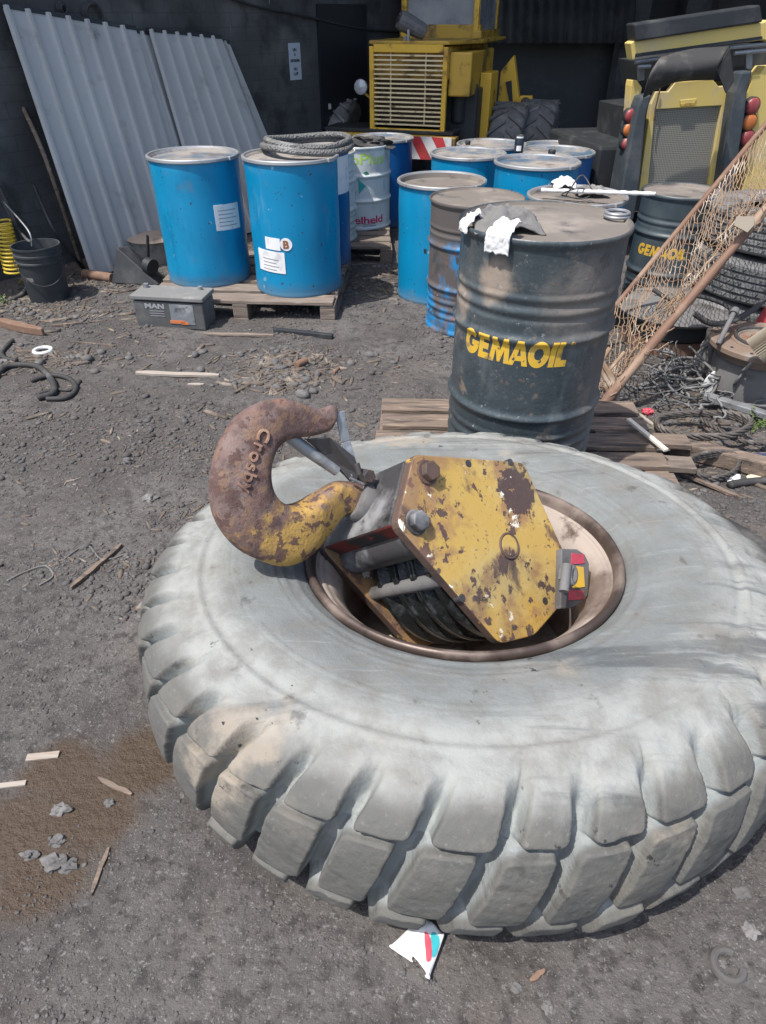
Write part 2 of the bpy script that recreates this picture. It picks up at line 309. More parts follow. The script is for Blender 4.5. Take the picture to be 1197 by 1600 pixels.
m_drag = mat("grey_dirty_rag", (.15, .145, .14), .95, 0, [((.26, .25, .24), 7, .5, .7), ((.05, .05, .05), 9, .55, .7)], [(50, .5, .006)])
m_batt = mat("dusty_battery_case", (.075, .077, .077), .65, 0, [((.16, .155, .15), 4, .45, .7)], [(80, .15, .002)])
m_battl = mat("dusty_battery_lid", (.17, .17, .165), .75, 0, [((.26, .25, .24), 6, .5, .72)], [(80, .15, .002)])
m_bucket = mat("dark_plastic_bucket", (.028, .033, .038), .5, 0, [((.075, .08, .085), 4, .45, .72, dict(rough=.8))], [(50, .15, .003)])
m_ycoil = mat("yellow_air_hose", (.55, .40, .04), .45)
m_rope = mat("oily_wire_rope", (.085, .075, .068), .6, .3, [((.18, .16, .145), 14, .5, .7)], [(260, .8, .004, dict(st=(1, 1, 1)))])
m_gwood = mat("rusty_flange_iron", (.20, .145, .11), .8, .1, [((.20, .11, .07), 6, .48, .7), ((.26, .225, .19), 9, .52, .70)], [(60, .4, .003)])
m_castg = mat("dusty_grey_casting", (.125, .122, .12), .8, .1, [((.2, .195, .19), 3, .45, .7), ((.07, .065, .062), 6, .5, .7)], [(60, .3, .003)])
m_leaf = mat("weed_leaf", (.10, .15, .045), .6, 0, [((.20, .22, .10), 20, .5, .7)])
m_stone = mat("field_stone", (.105, .10, .098), .9, 0, [((.19, .182, .178), 8, .48, .7)], [(60, .5, .004)])
m_split = mat("bleached_splinter", (.33, .29, .25), .85, 0, [((.28, .23, .18), 6, .5, .7, dict(st=(1, 10, 10)))], [(20, .5, .003, dict(st=(1, 12, 12)))])
m_dirtyrust = mat("rusty_pipe", (.19, .115, .08), .8, .1, [((.28, .19, .14), 9, .5, .7)], [(70, .4, .003)])
m_pink = mat("pink_red_plastic", (.45, .05, .08), .5, 0, [((.25, .06, .06), 30, .5, .65)])
m_green = mat("green_plastic", (.02, .32, .17), .5)
m_navy = mat("navy_cloth", (.03, .045, .10), .9)
m_cream = mat("cream_card", (.62, .56, .40), .8)
m_hosebraid = mat("grey_braided_hose", (.13, .13, .128), .7, 0, [((.27, .265, .26), 4, .5, .7)], [(75, .9, .012, dict(kind='vor'))])

# ------------------------------------------------------------------ lettering
_dg = None
def text_geo(s, offset=0.0, spacing=1.0, shear=0.0, sub=.08):
    cu = bpy.data.curves.new("lettering", 'FONT'); cu.body = s; cu.size = 1; cu.offset = offset; cu.space_character = spacing; cu.shear = shear
    cu.align_x = 'CENTER'; cu.align_y = 'CENTER'; cu.resolution_u = 3
    o = bpy.data.objects.new("lettering", cu); col.objects.link(o); bpy.context.view_layer.update()
    me = bpy.data.meshes.new_from_object(o.evaluated_get(bpy.context.evaluated_depsgraph_get()))
    bm = bmesh.new(); bm.from_mesh(me); bmesh.ops.remove_doubles(bm, verts=bm.verts, dist=1e-4); bmesh.ops.triangulate(bm, faces=bm.faces)
    for _ in range(4):
        es = [e for e in bm.edges if e.calc_length() > sub]
        if not es: break
        bmesh.ops.subdivide_edges(bm, edges=es, cuts=1); bmesh.ops.triangulate(bm, faces=bm.faces)
    bm.verts.index_update(); V = [tuple(v.co) for v in bm.verts]; F = [tuple(v.index for v in f.verts) for f in bm.faces]
    # boundary loop for side walls
    B = [(e.verts[0].index, e.verts[1].index) for e in bm.edges if len(e.link_faces) == 1]
    bm.free(); bpy.data.objects.remove(o); bpy.data.curves.remove(cu); bpy.data.meshes.remove(me)
    a = np.array(V); c = (a.max(0) + a.min(0)) / 2; a = a - c
    return a[:, :2], F, B
def letter_solid(T, fn):
    """fn(x, y, k) -> point; k=1 face of the letters, k=0 sunk into the surface"""
    a, F, B = T; n = len(a)
    V = [fn(p[0], p[1], 1) for p in a] + [fn(p[0], p[1], 0) for p in a]
    return (V, [tuple(f) for f in F] + [(i, j, j + n, i + n) for i, j in B])

def poly_text(letters, sub=.06):
    """heavy geometric capitals drawn as polygons (faces, outline edges)"""
    def ring(cx, cy, ro, ri, a0, a1, n=40, sx=1.0):
        P = []
        for i in range(n):
            t0, t1 = a0 + (a1 - a0) * i / n, a0 + (a1 - a0) * (i + 1) / n
            P.append([(cx + sx * r * math.cos(t), cy + r * math.sin(t)) for r, t in ((ri, t0), (ro, t0), (ro, t1), (ri, t1))])
        return P
    D = {'G': (1.0, ring(.5, .5, .52, .23, R_(42), R_(352)) + [[(.52, .36), (.73, .36), (.73, .56), (.52, .56)], [(.73, .46), (1.02, .46), (1.02, .56), (.73, .56)]]),
         'E': (.64, [[(0, 0), (.64, 0), (.64, .24), (.27, .24), (.27, .38), (.58, .38), (.58, .62), (.27, .62), (.27, .76), (.64, .76), (.64, 1), (0, 1)]]),
         'M': (1.12, [[(0, 0), (.14, 1), (.38, 1), (.56, .46), (.74, 1), (.98, 1), (1.12, 0), (.85, 0), (.79, .52), (.63, .03), (.49, .03), (.33, .52), (.27, 0)]]),
         'A': (1.02, [[(0, 0), (.36, 1), (.51, 1), (.51, .70), (.415, .38), (.51, .38), (.51, .19), (.345, .19), (.285, 0)], [(1.02, 0), (.66, 1), (.51, 1), (.51, .70), (.605, .38), (.51, .38), (.51, .19), (.675, .19), (.735, 0)]]),
         'O': (1.04, ring(.52, .5, .53, .23, 0, 2 * math.pi, 48)), 'I': (.28, [[(0, 0), (.28, 0), (.28, 1), (0, 1)]]),
         'L': (.60, [[(0, 0), (.60, 0), (.60, .25), (.28, .25), (.28, 1), (0, 1)]])}
    bm = bmesh.new(); x = 0
    for c in letters:
        w_, polys = D[c]
        for P in polys: bm.faces.new([bm.verts.new((x + a + .10 * b, b, 0)) for a, b in P])
        x += w_ + (-.06 if c in 'AM' else .045)
    bmesh.ops.remove_doubles(bm, verts=bm.verts, dist=1e-4); bmesh.ops.triangulate(bm, faces=bm.faces)
    for _ in range(5):
        es = [e for e in bm.edges if e.calc_length() > sub]
        if not es: break
        bmesh.ops.subdivide_edges(bm, edges=es, cuts=1); bmesh.ops.triangulate(bm, faces=bm.faces)
    bm.verts.index_update(); V = np.array([tuple(v.co) for v in bm.verts]); F = [tuple(v.index for v in f.verts) for f in bm.faces]
    B = [(e.verts[0].index, e.verts[1].index) for e in bm.edges if len(e.link_faces) == 1]; bm.free()
    return (V - (V.max(0) + V.min(0)) / 2)[:, :2], F, B

# ================================================================== SETTING: ground
def build_ground():
    ys = [-.9]
    while ys[-1] < 9.5: ys.append(ys[-1] + .0105 * max(.75, .55 + .42 * max(ys[-1], 0)))
    ys = [-60, -30, -12, -5, -2.5, -1.4] + ys + [10, 11, 12, 14, 18, 30, 60, 120]
    xs = np.concatenate([[-120, -60, -30, -15, -9, -6.5, -5.2], np.arange(-4.4, 5.0, .0145), [5.4, 6.5, 9, 15, 30, 60, 120]])
    X, Y = np.meshgrid(xs, np.array(ys))
    Z = gh(X, Y)
    rough = sstep(1.6, 3.0, Y + .9 * (fbm(X * 1.1, Y * 1.1, 3) - .5)) * (1 - .5 * sstep(5.5, 8, Y))
    near = np.exp(-((X / 6) ** 4 + ((Y - 3) / 8) ** 4))
    amp = (.35 + 1.0 * rough) * near
    Z = Z + amp * (.030 * (fbm(X * 2.3, Y * 2.3, 3) - .47) + .017 * (fbm(X * 9, Y * 9, 3) - .47) + .011 * np.maximum(fbm(X * 26, Y * 26, 2) - .40, 0))
    Z = Z - .012
    n, m = X.shape
    V = np.stack([X, Y, Z], -1).reshape(-1, 3)
    i = np.arange(n * m).reshape(n, m)
    F = np.stack([i[:-1, :-1], i[:-1, 1:], i[1:, 1:], i[1:, :-1]], -1).reshape(-1, 4)
    me = bpy.data.meshes.new("ground"); me.vertices.add(len(V)); me.vertices.foreach_set('co', V.ravel().astype(np.float32))
    me.loops.add(F.size); me.loops.foreach_set('vertex_index', F.ravel().astype(np.int32))
    me.polygons.add(len(F)); me.polygons.foreach_set('loop_start', np.arange(0, F.size, 4, dtype=np.int32)); me.polygons.foreach_set('use_smooth', np.ones(len(F), bool))
    # damp oil stain on the left foreground
    P = [og(20, 1300), og(130, 1260), og(230, 1180), og(90, 1200), og(290, 1170), og(60, 1375)]
    rad = [.13, .14, .12, .10, .09, .10]
    s = np.zeros(len(V))
    for p, r in zip(P, rad): s = np.maximum(s, 1.25 - np.hypot(V[:, 0] - p[0], V[:, 1] - p[1]) / r * .75)
    at = me.attributes.new("stain", 'FLOAT', 'POINT'); at.data.foreach_set('value', np.clip(s, 0, 1).astype(np.float32))
    me.update(); me.validate(); me.materials.append(m_ground)
    o = bpy.data.objects.new("ground", me); col.objects.link(o); o['kind'] = 'structure'
    return X, Y, Z, xs, np.array(ys)
GX, GY, GZ, _xs, _ys = build_ground()
def gz(x, y):
    i = int(np.clip(np.searchsorted(_ys, y), 1, len(_ys) - 1)); j = int(np.clip(np.searchsorted(_xs, x), 1, len(_xs) - 1))
    a = (y - _ys[i - 1]) / (_ys[i] - _ys[i - 1]); b = (x - _xs[j - 1]) / (_xs[j] - _xs[j - 1])
    return float((GZ[i - 1, j - 1] * (1 - b) + GZ[i - 1, j] * b) * (1 - a) + (GZ[i, j - 1] * (1 - b) + GZ[i, j] * b) * a)
def on(x, y, dz=0):
    p = og(x, y); return np.array([p[0], p[1], gz(p[0], p[1]) + dz])

# ------------------------------------------------------------------ workshop building
def build_shed():
    t = thing("workshop_building", "shade-darkened open-fronted workshop behind the drums with rough block walls", "building", (0, 6.6, 0))
    o = (0, 6.6, 0); H = 5.4  # height raised so the left wall shades the leaning sheets
    def wall(name, a, b, th, z0, z1, m):
        a = np.array(a, float); b = np.array(b, float); d = (b - a) / np.linalg.norm(b - a); nn = np.array([-d[1], d[0]]) * th
        P = [(*a, z0), (*b, z0), (*(b + nn), z0), (*(a + nn), z0)]
        return obj(name, G().prism(P, (0, 0, z1 - z0)), m, t, off=o)
    A = np.array([-2.9, 5.4]); d = np.array([.6, .8])
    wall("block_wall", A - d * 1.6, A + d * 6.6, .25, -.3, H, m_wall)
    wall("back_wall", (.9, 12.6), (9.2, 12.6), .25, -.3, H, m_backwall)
    wall("unseen_side_wall", (9.2, 12.6), (9.2, 6.0), -.25, -.3, H, m_backwall)  # last one is out of view, added to keep the interior dark
    obj("roof", G().prism([(-4.2, 6.2, H), (9.6, 6.2, H), (9.6, 13.1, H + .5), (-4.2, 13.1, H + .5)], (0, 0, .12)), m_black, t, off=o)  # roof out of view, front edge placed to shade the interior and loader
    # concrete posts and a corrugated hood on the back wall
    for px in (985, 1075):
        p = aty(px, 60, 12.2); obj("post", G().box((p[0], 12.2, 2.4), (.34, .34, 5.2)), m_wall, t, off=o)
    a, b = aty(770, 62, 11.8), aty(985, 66, 11.8); V = []; F = []; n = 120
    for i in range(n + 1):
        x = a[0] + (b[0] - a[0]) * i / n; k = .025 * math.sin(i * 2 * math.pi * 14 / n)
        V += [(x, 11.7 + k, a[2] - .04), (x, 11.9 + k, a[2] + .45)]
    F = [(2 * i, 2 * i + 2, 2 * i + 3, 2 * i + 1) for i in range(n)]
    h = obj("corrugated_hood", (V, F), m_backwall, t, True, off=o); so = h.modifiers.new("sheet", 'SOLIDIFY'); so.thickness = .01
    c0, c1 = aty(770, 70, 12.35), aty(985, 130, 12.35)
    obj("dark_back_block", G().box(((c0[0] + c1[0]) / 2, 12.5, .75), (c1[0] - c0[0], .16, 1.5)), m_black, t, off=o)  # black block standing below the hood on the back wall
    # door in the left wall, beyond the notice
    q = A + d * 3.72; q2 = A + d * 4.5; nn = np.array([.8, -.6]) * .03
    dd = obj("door", G().prism([(*(q + nn), .02), (*(q2 + nn), .02), (*(q2 + nn * .1), .02), (*(q + nn * .1), .02)], (0, 0, 1.72)), mat("dark_door_paint", (.012, .015, .02), .5), t, off=o)
    hp = A + d * 3.82 + nn * 1.6
    obj("handle", G().box((hp[0], hp[1], .86), (.03, .03, .05)), m_galv, dd, off=o)
    return A, d
WA, WD = build_shed(); WN = np.array([.8, -.6])
def onwall(x, y, off=0.0):
    P = np.array([*(WA + WN * off), 0.]); return onplane(x, y, P, np.array([.8, -.6, 0]))

# ================================================================== THE WHEEL
BN = Vector((-.0105, .1016, 1)).normalized(); BU = Vector((0, 1, 0)).cross(BN).normalized(); BV = BN.cross(BU)
LIPC = Vector((.213, 1.414, .485)); BASE = LIPC - BN * .398
WM = Matrix(((BU.x, BV.x, BN.x, BASE.x), (BU.y, BV.y, BN.y, BASE.y), (BU.z, BV.z, BN.z, BASE.z), (0, 0, 0, 1)))
wheel = thing("earthmover_wheel", "huge worn grey earthmover tyre with a rusty rim lying flat in the foreground", "wheel", M=WM)
def build_tyre():
    top = [(.414, .150), (.421, .168), (.436, .182), (.46, .196), (.50, .208), (.55, .217), (.60, .220), (.65, .217), (.70, .209), (.738, .199), (.776, .187), (.812, .167), (.838, .136), (.852, .092), (.859, .05), (.861, 0)]
    P = np.array(top + [(r, -z) for r, z in top[-2::-1]])
    # Catmull-Rom densify then resample
    Q = []
    for i in range(len(P) - 1):
        p0, p1, p2, p3 = P[max(i - 1, 0)], P[i], P[i + 1], P[min(i + 2, len(P) - 1)]
        for t in np.linspace(0, 1, 24, endpoint=False):
            Q.append(.5 * ((2 * p1) + (p2 - p0) * t + (2 * p0 - 5 * p1 + 4 * p2 - p3) * t * t + (3 * p1 - p0 - 3 * p2 + p3) * t ** 3))
    Q.append(P[-1]); Q = np.array(Q); S = np.concatenate([[0], np.cumsum(np.hypot(*np.diff(Q, axis=0).T))])
    mid = S[np.argmax(Q[:, 0])]; Lh = mid
    arc = np.concatenate([np.arange(Lh, .30, -.006), np.arange(.30, -.26, -.0032), np.arange(-.26, -Lh, -.02)])
    r = np.interp(mid - arc, S, Q[:, 0]); z = np.interp(mid - arc, S, Q[:, 1])
    dr, dz = np.gradient(r), np.gradient(z); ln = np.hypot(dr, dz); nr, nz = -dz / ln, dr / ln
    sgn = np.sign(nr[np.argmax(r)]); nr, nz = nr * sgn, nz * sgn
    NPHI, NB = 1640, 38; phi = np.linspace(0, 2 * np.pi, NPHI, endpoint=False)
    A, PH = np.meshgrid(arc, phi, indexing='ij'); rr = r[:, None] + 0 * PH; pl = 2 * np.pi * .85 / NB
    sl = 2.3; a1 = .126
    alo = .074; row = np.where(A > a1, 1, np.where(A < -alo, -1, 0)); av = np.where(A > 0, a1, alo)
    wob = .10 * (vnoise(np.cos(PH) * 3 + 9, np.sin(PH) * 3 + 9) - .5)
    ph = PH * NB / (2 * np.pi) - sl * A - .10 * row + wob
    fr = ph - np.floor(ph) - .5; x = fr * pl * rr / .85; bid = np.floor(ph)
    hsh = lambda k: np.modf(np.abs(np.sin((bid % NB) * 12.9898 + row * 78.233 + k) * 43758.5453))[0]
    aa = np.abs(A)
    bw = np.where(row == 0, .0505, .0485 - .013 * sstep(.13, .25, aa)) + .009 * (hsh(1) - .5)
    y = np.where(row == 0, aa - (av - .013), np.where(aa > .2, -.05, (av + .010) - aa))
    cr = .013
    qx = np.abs(x) - bw + cr; qy = y + cr
    sdf = np.hypot(np.maximum(qx, 0), np.maximum(qy, 0)) + np.minimum(np.maximum(qx, qy), 0) - cr
    dep = np.where(np.abs(x) > bw - .004, .046, .027) 
    fade = 1 - sstep(.195, .265, aa + .03 * (fbm(np.cos(PH) * 4 + 5, np.sin(PH) * 4 + 5, 2) - .5))
    carve = sstep(-.002, .008 + .018 * sstep(.14, .24, aa), sdf + .006 * (fbm(PH * 26, A * 40, 4) - .47)) * (.027 + (.026 - .006 * sstep(.14, .24, aa)) * sstep(bw - .012, bw + .008, np.abs(x))) * fade
    # block faces: slight dome, random wear, sloped shoulder lugs
    face = -.002 * sstep(.02, .07, np.abs(x)) - .012 * np.maximum(0, fbm(PH * 16 + 3, A * 19, 4) - .60) + .011 * (hsh(2) - .5) * (1 - sstep(.24, .30, aa)) * (aa < .3)
    low = np.where(A > .30, .005, .010) * (fbm(np.cos(PH) * 5 + 20 + A * 9, np.sin(PH) * 5 + 20 - A * 7, 4) - .47) + .004 * (fbm(PH * 26, A * 30, 4) - .47) * (aa < .3)
    # concentric mould lines on the sidewall
    top_ = A > .25
    rings = np.zeros_like(A)
    for rc, hgt, wd in ((.690, .0035, .006), (.640, .0025, .004), (.628, .0022, .003), (.616, .002, .003), (.60, .0022, .004), (.505, .0025, .004), (.485, .003, .006), (.455, .004, .007)):
        rings += hgt * np.exp(-((rr - rc) / wd) ** 2) * (.55 + .45 * (vnoise(np.cos(PH) * 2 + rc * 90, np.sin(PH) * 2) > .35))
    rings -= .005 * sstep(.655, .675, rr) * (1 - sstep(.675, .70, rr)) * top_
    d = -carve + face * (aa < .3) + low + rings * top_
    RR = rr + nr[:, None] * d; ZZ = z[:, None] + nz[:, None] * d + .226
    ZZ = np.maximum(ZZ, .0)
    V = np.stack([RR * np.cos(PH), RR * np.sin(PH), ZZ], -1).reshape(-1, 3)
    n, m = A.shape; i = np.arange(n * m).reshape(n, m); j = np.roll(i, -1, 1)
    F = np.stack([i[:-1], i[1:], j[1:], j[:-1]], -1).reshape(-1, 4)
    me = bpy.data.meshes.new("tyre"); me.vertices.add(len(V)); me.vertices.foreach_set('co', V.ravel().astype(np.float32))
    me.loops.add(F.size); me.loops.foreach_set('vertex_index', F.ravel().astype(np.int32)); me.polygons.add(len(F))
    me.polygons.foreach_set('loop_start', np.arange(0, F.size, 4, dtype=np.int32)); me.polygons.foreach_set('use_smooth', np.ones(len(F), bool))
    cv = np.clip(carve / .05, 0, 1).reshape(-1); at = me.attributes.new("groove", 'FLOAT', 'POINT'); at.data.foreach_set('value', cv.astype(np.float32))
    me.update(); me.materials.append(m_tyre)
    bm = bmesh.new(); bm.from_mesh(me); bmesh.ops.recalc_face_normals(bm, faces=bm.faces); bm.to_mesh(me); bm.free()
    o = bpy.data.objects.new("tyre", me); col.objects.link(o); o.parent = wheel
build_tyre()
_bd = G().lathe([(.436, .404), (.426, .392), (.418, .375), (.414, .34)], 160); obj("bead_gap", _bd, m_bead, wheel, True)  # near-black ring stands for the shadowed gap between tyre and rim lip
LZ = .398
rimlip = [(.409, LZ - .05), (.413, LZ - .018), (.421, LZ - .004), (.4225, LZ + .008), (.417, LZ + .017), (.409, LZ + .018), (.402, LZ + .011), (.397, LZ + .001), (.3945, LZ - .014)]
rim = obj("rim", G().lathe([(.395, LZ - .014), (.389, LZ - .020), (.384, LZ - .0175), (.376, LZ - .021), (.372, LZ - .030), (.366, LZ - .031), (.348, LZ - .055), (.333, LZ - .082), (.329, LZ - .092), (.327, LZ - .105), (.326, LZ - .17), (.325, LZ - .28), (.31, LZ - .335), (.0, LZ - .338)], 180), m_rim, wheel, True, ang=60)
obj("rim_lip", G().lathe(rimlip, 180), m_rimlip, rim, True, ang=180)

# ================================================================== THE HOOK BLOCK
zp = 1.79; kS = zp / 1.9
_u = Vector((.7767, .1385, -.6145)).normalized(); _n = Vector((.5904, -.5001, .6335)); _n = (_n - _u * _n.dot(_u)).normalized(); _v = _n.cross(_u)
if _v.z < 0: _v = -_v
PIN = Vector(atd(795, 853, zp)); LU, LV, LN = .38 * kS, .278 * kS, .384 * kS
blk = thing("hook_block", "rusty crane hook block with chipped yellow side plates slumped inside the tyre rim", "crane hook", M=Matrix.Translation(PIN))
bo = tuple(PIN)
def bp(a, b, k=0.0): return PIN + _u * (a * LU) + _v * (b * LV) + _n * (k * LN)
outl = [(-1, -.38), (-1, .36), (.02, 1), (.617, .248), (.655, -.27), (.394, -.756), (.06, -1)]
outl_b = [(-1, -.38), (-1, .38), (.02, 1), (.50, .50), (.55, -.5), (.06, -1)]
TH = .030 / LN
def rounded(pts, r=.05):
    out = []; n = len(pts)
    for i in range(n):
        p = np.array(pts[i]); a = np.array(pts[i - 1]); b = np.array(pts[(i + 1) % n])
        da = (a - p) / np.linalg.norm(a - p); db = (b - p) / np.linalg.norm(b - p); s, e = p + da * r, p + db * r
        for t in (0, .33, .67, 1): out.append(tuple((1 - t) ** 2 * s + 2 * t * (1 - t) * p + t * t * e))
    return out
for nm, k0, k1, ol in (("side_plate", 0, -TH, outl), ("side_plate", -1, -1 + TH, outl_b)):
    pts = rounded(ol, .07)
    o = obj(nm, G().prism([bp(a, b, k0) for a, b in pts], _n * ((k1 - k0) * LN)), [m_bplate, m_bedge], blk, False, .004, off=bo)
    for p in o.data.polygons: p.material_index = 0 if len(p.vertices) > 8 else 1
# centre pin and bolts
def disc(g, c, r, h0, h1, n=32, r2=None): return g.cyl(c + _n * h0, c + _n * h1, r, n, r2)
g = G(); disc(g, bp(0, 0), .031, -.01, .004); o = obj("centre_pin", g, m_bplate, blk, True, .003, off=bo)
g = G(); g.tube([bp(0, 0) + _n * .002 + (_u * math.cos(t) + _v * math.sin(t)) * .033 for t in np.linspace(0, 2 * math.pi, 40, endpoint=False)], .0035, 8, True); obj("pin_ring", g, m_bedge, o, True, off=bo)
for a, b, mt in ((-.86, .255, m_hook if False else m_bedge), (-.86, -.27, m_dark)):
    c = bp(a, b); g = G(); disc(g, c, .032, 0, .006, 24); disc(g, c, .026, .006, .026, 6); o = obj("bolt", g, mt, blk, False, .003, off=bo)
for a, b in ((-.52, .60), (-.12, .90), (-.35, -.74), (.45, -.36)):
    g = G(); disc(g, bp(a, b), .010, -.02, .0015, 16); obj("bolt_hole", g, m_dark, blk, off=bo)
# cross head between the plates
cr = [bp(-1.0, -.36, -TH), bp(-1.0, .34, -TH), bp(-.70, .34, -TH), bp(-.70, -.36, -TH)]
ch = obj("crosshead", G().prism(cr, -_n * (LN * (1 - 2 * TH))), [m_dark, m_red], blk, False, .008, off=bo)
for p in ch.data.polygons:
    if p.normal.dot(_v) < -.8: p.material_index = 1
g = G(); g.cyl(bp(-.72, -.30, -.1), bp(-.72, -.30, -.9), .05, 20); obj("trunnion_pin", g, m_dark, blk, True, off=bo)
# sheaves
sr = .90 * LV
for i in range(3):
    kc = -.27 - i * .20; w2 = .048; prof = [(.05, -w2), (sr * .72, -w2 * .8), (sr * .80, -w2), (sr, -w2), (sr + .002, -w2 * .62), (sr * .965, -w2 * .5), (sr * .90, -w2 * .25), (sr * .885, 0), (sr * .90, w2 * .25), (sr * .965, w2 * .5), (sr + .002, w2 * .62), (sr, w2), (sr * .80, w2), (sr * .72, w2 * .8), (.05, w2)]
    c = bp(0, 0, kc); M = Matrix(((_u.x, _v.x, _n.x, c.x), (_u.y, _v.y, _n.y, c.y), (_u.z, _v.z, _n.z, c.z), (0, 0, 0, 1)))
    obj("sheave", G().lathe(prof, 120, M), m_grease, blk, True, ang=28, off=bo)
e0, e1 = np.array((-1, -.38)), np.array((.06, -1)); tb = e0 + (e1 - e0) * .50
g = G(); pa, pb = bp(tb[0] + .02, tb[1] + .11, -TH * .5), bp(tb[0] + .02, tb[1] + .11, -1 + TH * .5)
g.tube([pa + (pb - pa) * t for t in np.linspace(0, 1, 9)], .021, 16); obj("tie_bar", g, m_castg, blk, True, off=bo)
g = G(); g.cyl(bp(-.02, .88, -TH * .5), bp(-.02, .88, -1 + TH * .5), .02, 14); obj("tie_bar", g, m_castg, blk, True, off=bo)
# striped end plate beyond the tip and its shackle lug
def stripes():
    m = mat("red_yellow_stripes", (.55, .06, .05), .5, 0, [((.72, .45, .05), 14, -.048, -.038, dict(kind='spot', pos=(0, 0, 0), amp=.0)), ], [(80, .2, .002)])
    return m
kE = .30; ep = rounded([(.52, -.34), (.52, .34), (.90, .34), (.98, .20), (.98, -.20), (.90, -.34)], .06)
EO = bp(.75, 0, kE)
ez = [onplane(x, y, np.array(EO), np.array(_n)) for x, y in ((878, 857), (902, 858), (914, 866), (921, 880), (919, 930), (910, 942), (893, 950), (876, 951))]
o = obj("end_plate", G().prism([Vector(p) for p in ez], -_n * .02), m_castg, blk, False, .003, off=bo)
for (x0, y0, x1, y1, mt) in ((894, 864, 914, 882, m_pink), (897, 884, 914, 919, m_gold), (890, 921, 914, 938, m_pink)):
    q = [onplane(x, y, np.array(EO + _n * .0025), np.array(_n)) for x, y in ((x0, y0), (x1 - 2, y0 + 2), (x1, y1 - 2), (x0 - 1, y1))]
    obj("stripe", G().prism([Vector(p) for p in q], -_n * .0024), mt, o, off=bo)
g = G(); c = Vector(onplane(886, 898, np.array(EO + _n * .05), np.array(_n))); g.box(c, (.026, .03, .03), Matrix((_u, _v, _n)).transposed())
lc = Vector(onplane(893, 899, np.array(EO + _n * .06), np.array(_n))); g.tube([lc + _u * math.cos(t) * .010 + _v * math.sin(t) * .019 for t in np.linspace(0, 2 * math.pi, 24, endpoint=False)], .0095, 8, True)
g.cyl(lc - _v * .05 - _u * .02, lc + _v * .02 - _u * .02, .012, 12); obj("shackle_lug", g, m_castg, blk, True, .003, off=bo)

# ---- the hook
AX = bp(-1.0, 0.0, -.5)                                  # where the shank leaves the cross head
COL = Vector(onplane(566, 784, np.array(AX), np.array(_u)))
phi_ = R_(12); HD = (-_u * math.cos(phi_) - _v * math.sin(phi_)).normalized()
toc = (Vector(EYE) - COL).normalized(); HM = (toc - HD * toc.dot(HD)).normalized(); HW = HM.cross(HD)
if HW.z < 0: HW = -HW
def hk(x, y): q = Vector(onplane(x, y, np.array(COL), np.array(HM))) - COL; return np.array((q.dot(HD), q.dot(HW)))
Z2 = lambda x, y: (310 + x / 3.42, 600 + y / 3.42)
pairs = [((742, 126), (741, 160)), ((705, 112), (728, 200)), ((650, 132), (690, 250)), ((585, 118), (600, 278)), ((510, 90), (520, 287)), ((440, 76), (452, 308)), ((310, 104), (408, 345)), ((190, 190), (382, 405)), ((100, 350), (371, 475)), ((62, 535), (380, 545)),
         ((85, 715), (408, 600)), ((185, 862), (448, 632)), ((315, 938), (490, 645)), ((450, 972), (545, 633)), ((570, 925), (600, 604)), ((680, 812), (660, 566)), ((765, 705), (735, 522)), ((815, 695), (800, 520)), ((870, 690), (855, 528)), ((915, 690), (900, 545))]
O_ = np.array([hk(*Z2(*a)) for a, b in pairs]); I_ = np.array([hk(*Z2(*b)) for a, b in pairs])
def crom(P, k=6):
    P = np.array(P, float); out = []
    for i in range(len(P) - 1):
        p0, p1, p2, p3 = P[max(i - 1, 0)], P[i], P[i + 1], P[min(i + 2, len(P) - 1)]
        for t in np.linspace(0, 1, k, endpoint=False): out.append(.5 * (2 * p1 + (p2 - p0) * t + (2 * p0 - 5 * p1 + 4 * p2 - p3) * t * t + (3 * p1 - p0 - 3 * p2 + p3) * t ** 3))
    out.append(P[-1]); return np.array(out)
Oc, Ic = crom(O_), crom(I_)
def h3(p, d=0.0): return COL + HD * float(p[0]) + HW * float(p[1]) + HM * d
ctr = (Oc + Ic) / 2; hw = np.linalg.norm(Oc - Ic, axis=1) / 2
dpt = np.minimum(hw * .70, .042 + .10 * hw)
V = []; F = []; nn = 28
for i in range(len(ctr)):
    ax = (Oc[i] - Ic[i]) / (2 * hw[i])
    for k in range(nn):
        t = 2 * math.pi * k / nn; c_, s_ = math.cos(t), math.sin(t); e = .62
        cx_ = math.copysign(abs(c_) ** e, c_); sx_ = math.copysign(abs(s_) ** e, s_)
        V.append(h3(ctr[i] + ax * hw[i] * cx_, dpt[i] * sx_ * (1 - .18 * cx_)))
for i in range(len(ctr) - 1):
    for k in range(nn): F.append((i * nn + k, i * nn + (k + 1) % nn, (i + 1) * nn + (k + 1) % nn, (i + 1) * nn + k))
F += [tuple(range(nn)), tuple((len(ctr) - 1) * nn + k for k in range(nn))]
HO = h3(hk(*Z2(560, 900)))
hook = obj("hook", (V, F), m_hook, blk, True, ang=70, off=tuple(HO), loc=HO - PIN)
sub = hook.modifiers.new("smooth", 'SUBSURF'); sub.levels = 1; sub.render_levels = 1
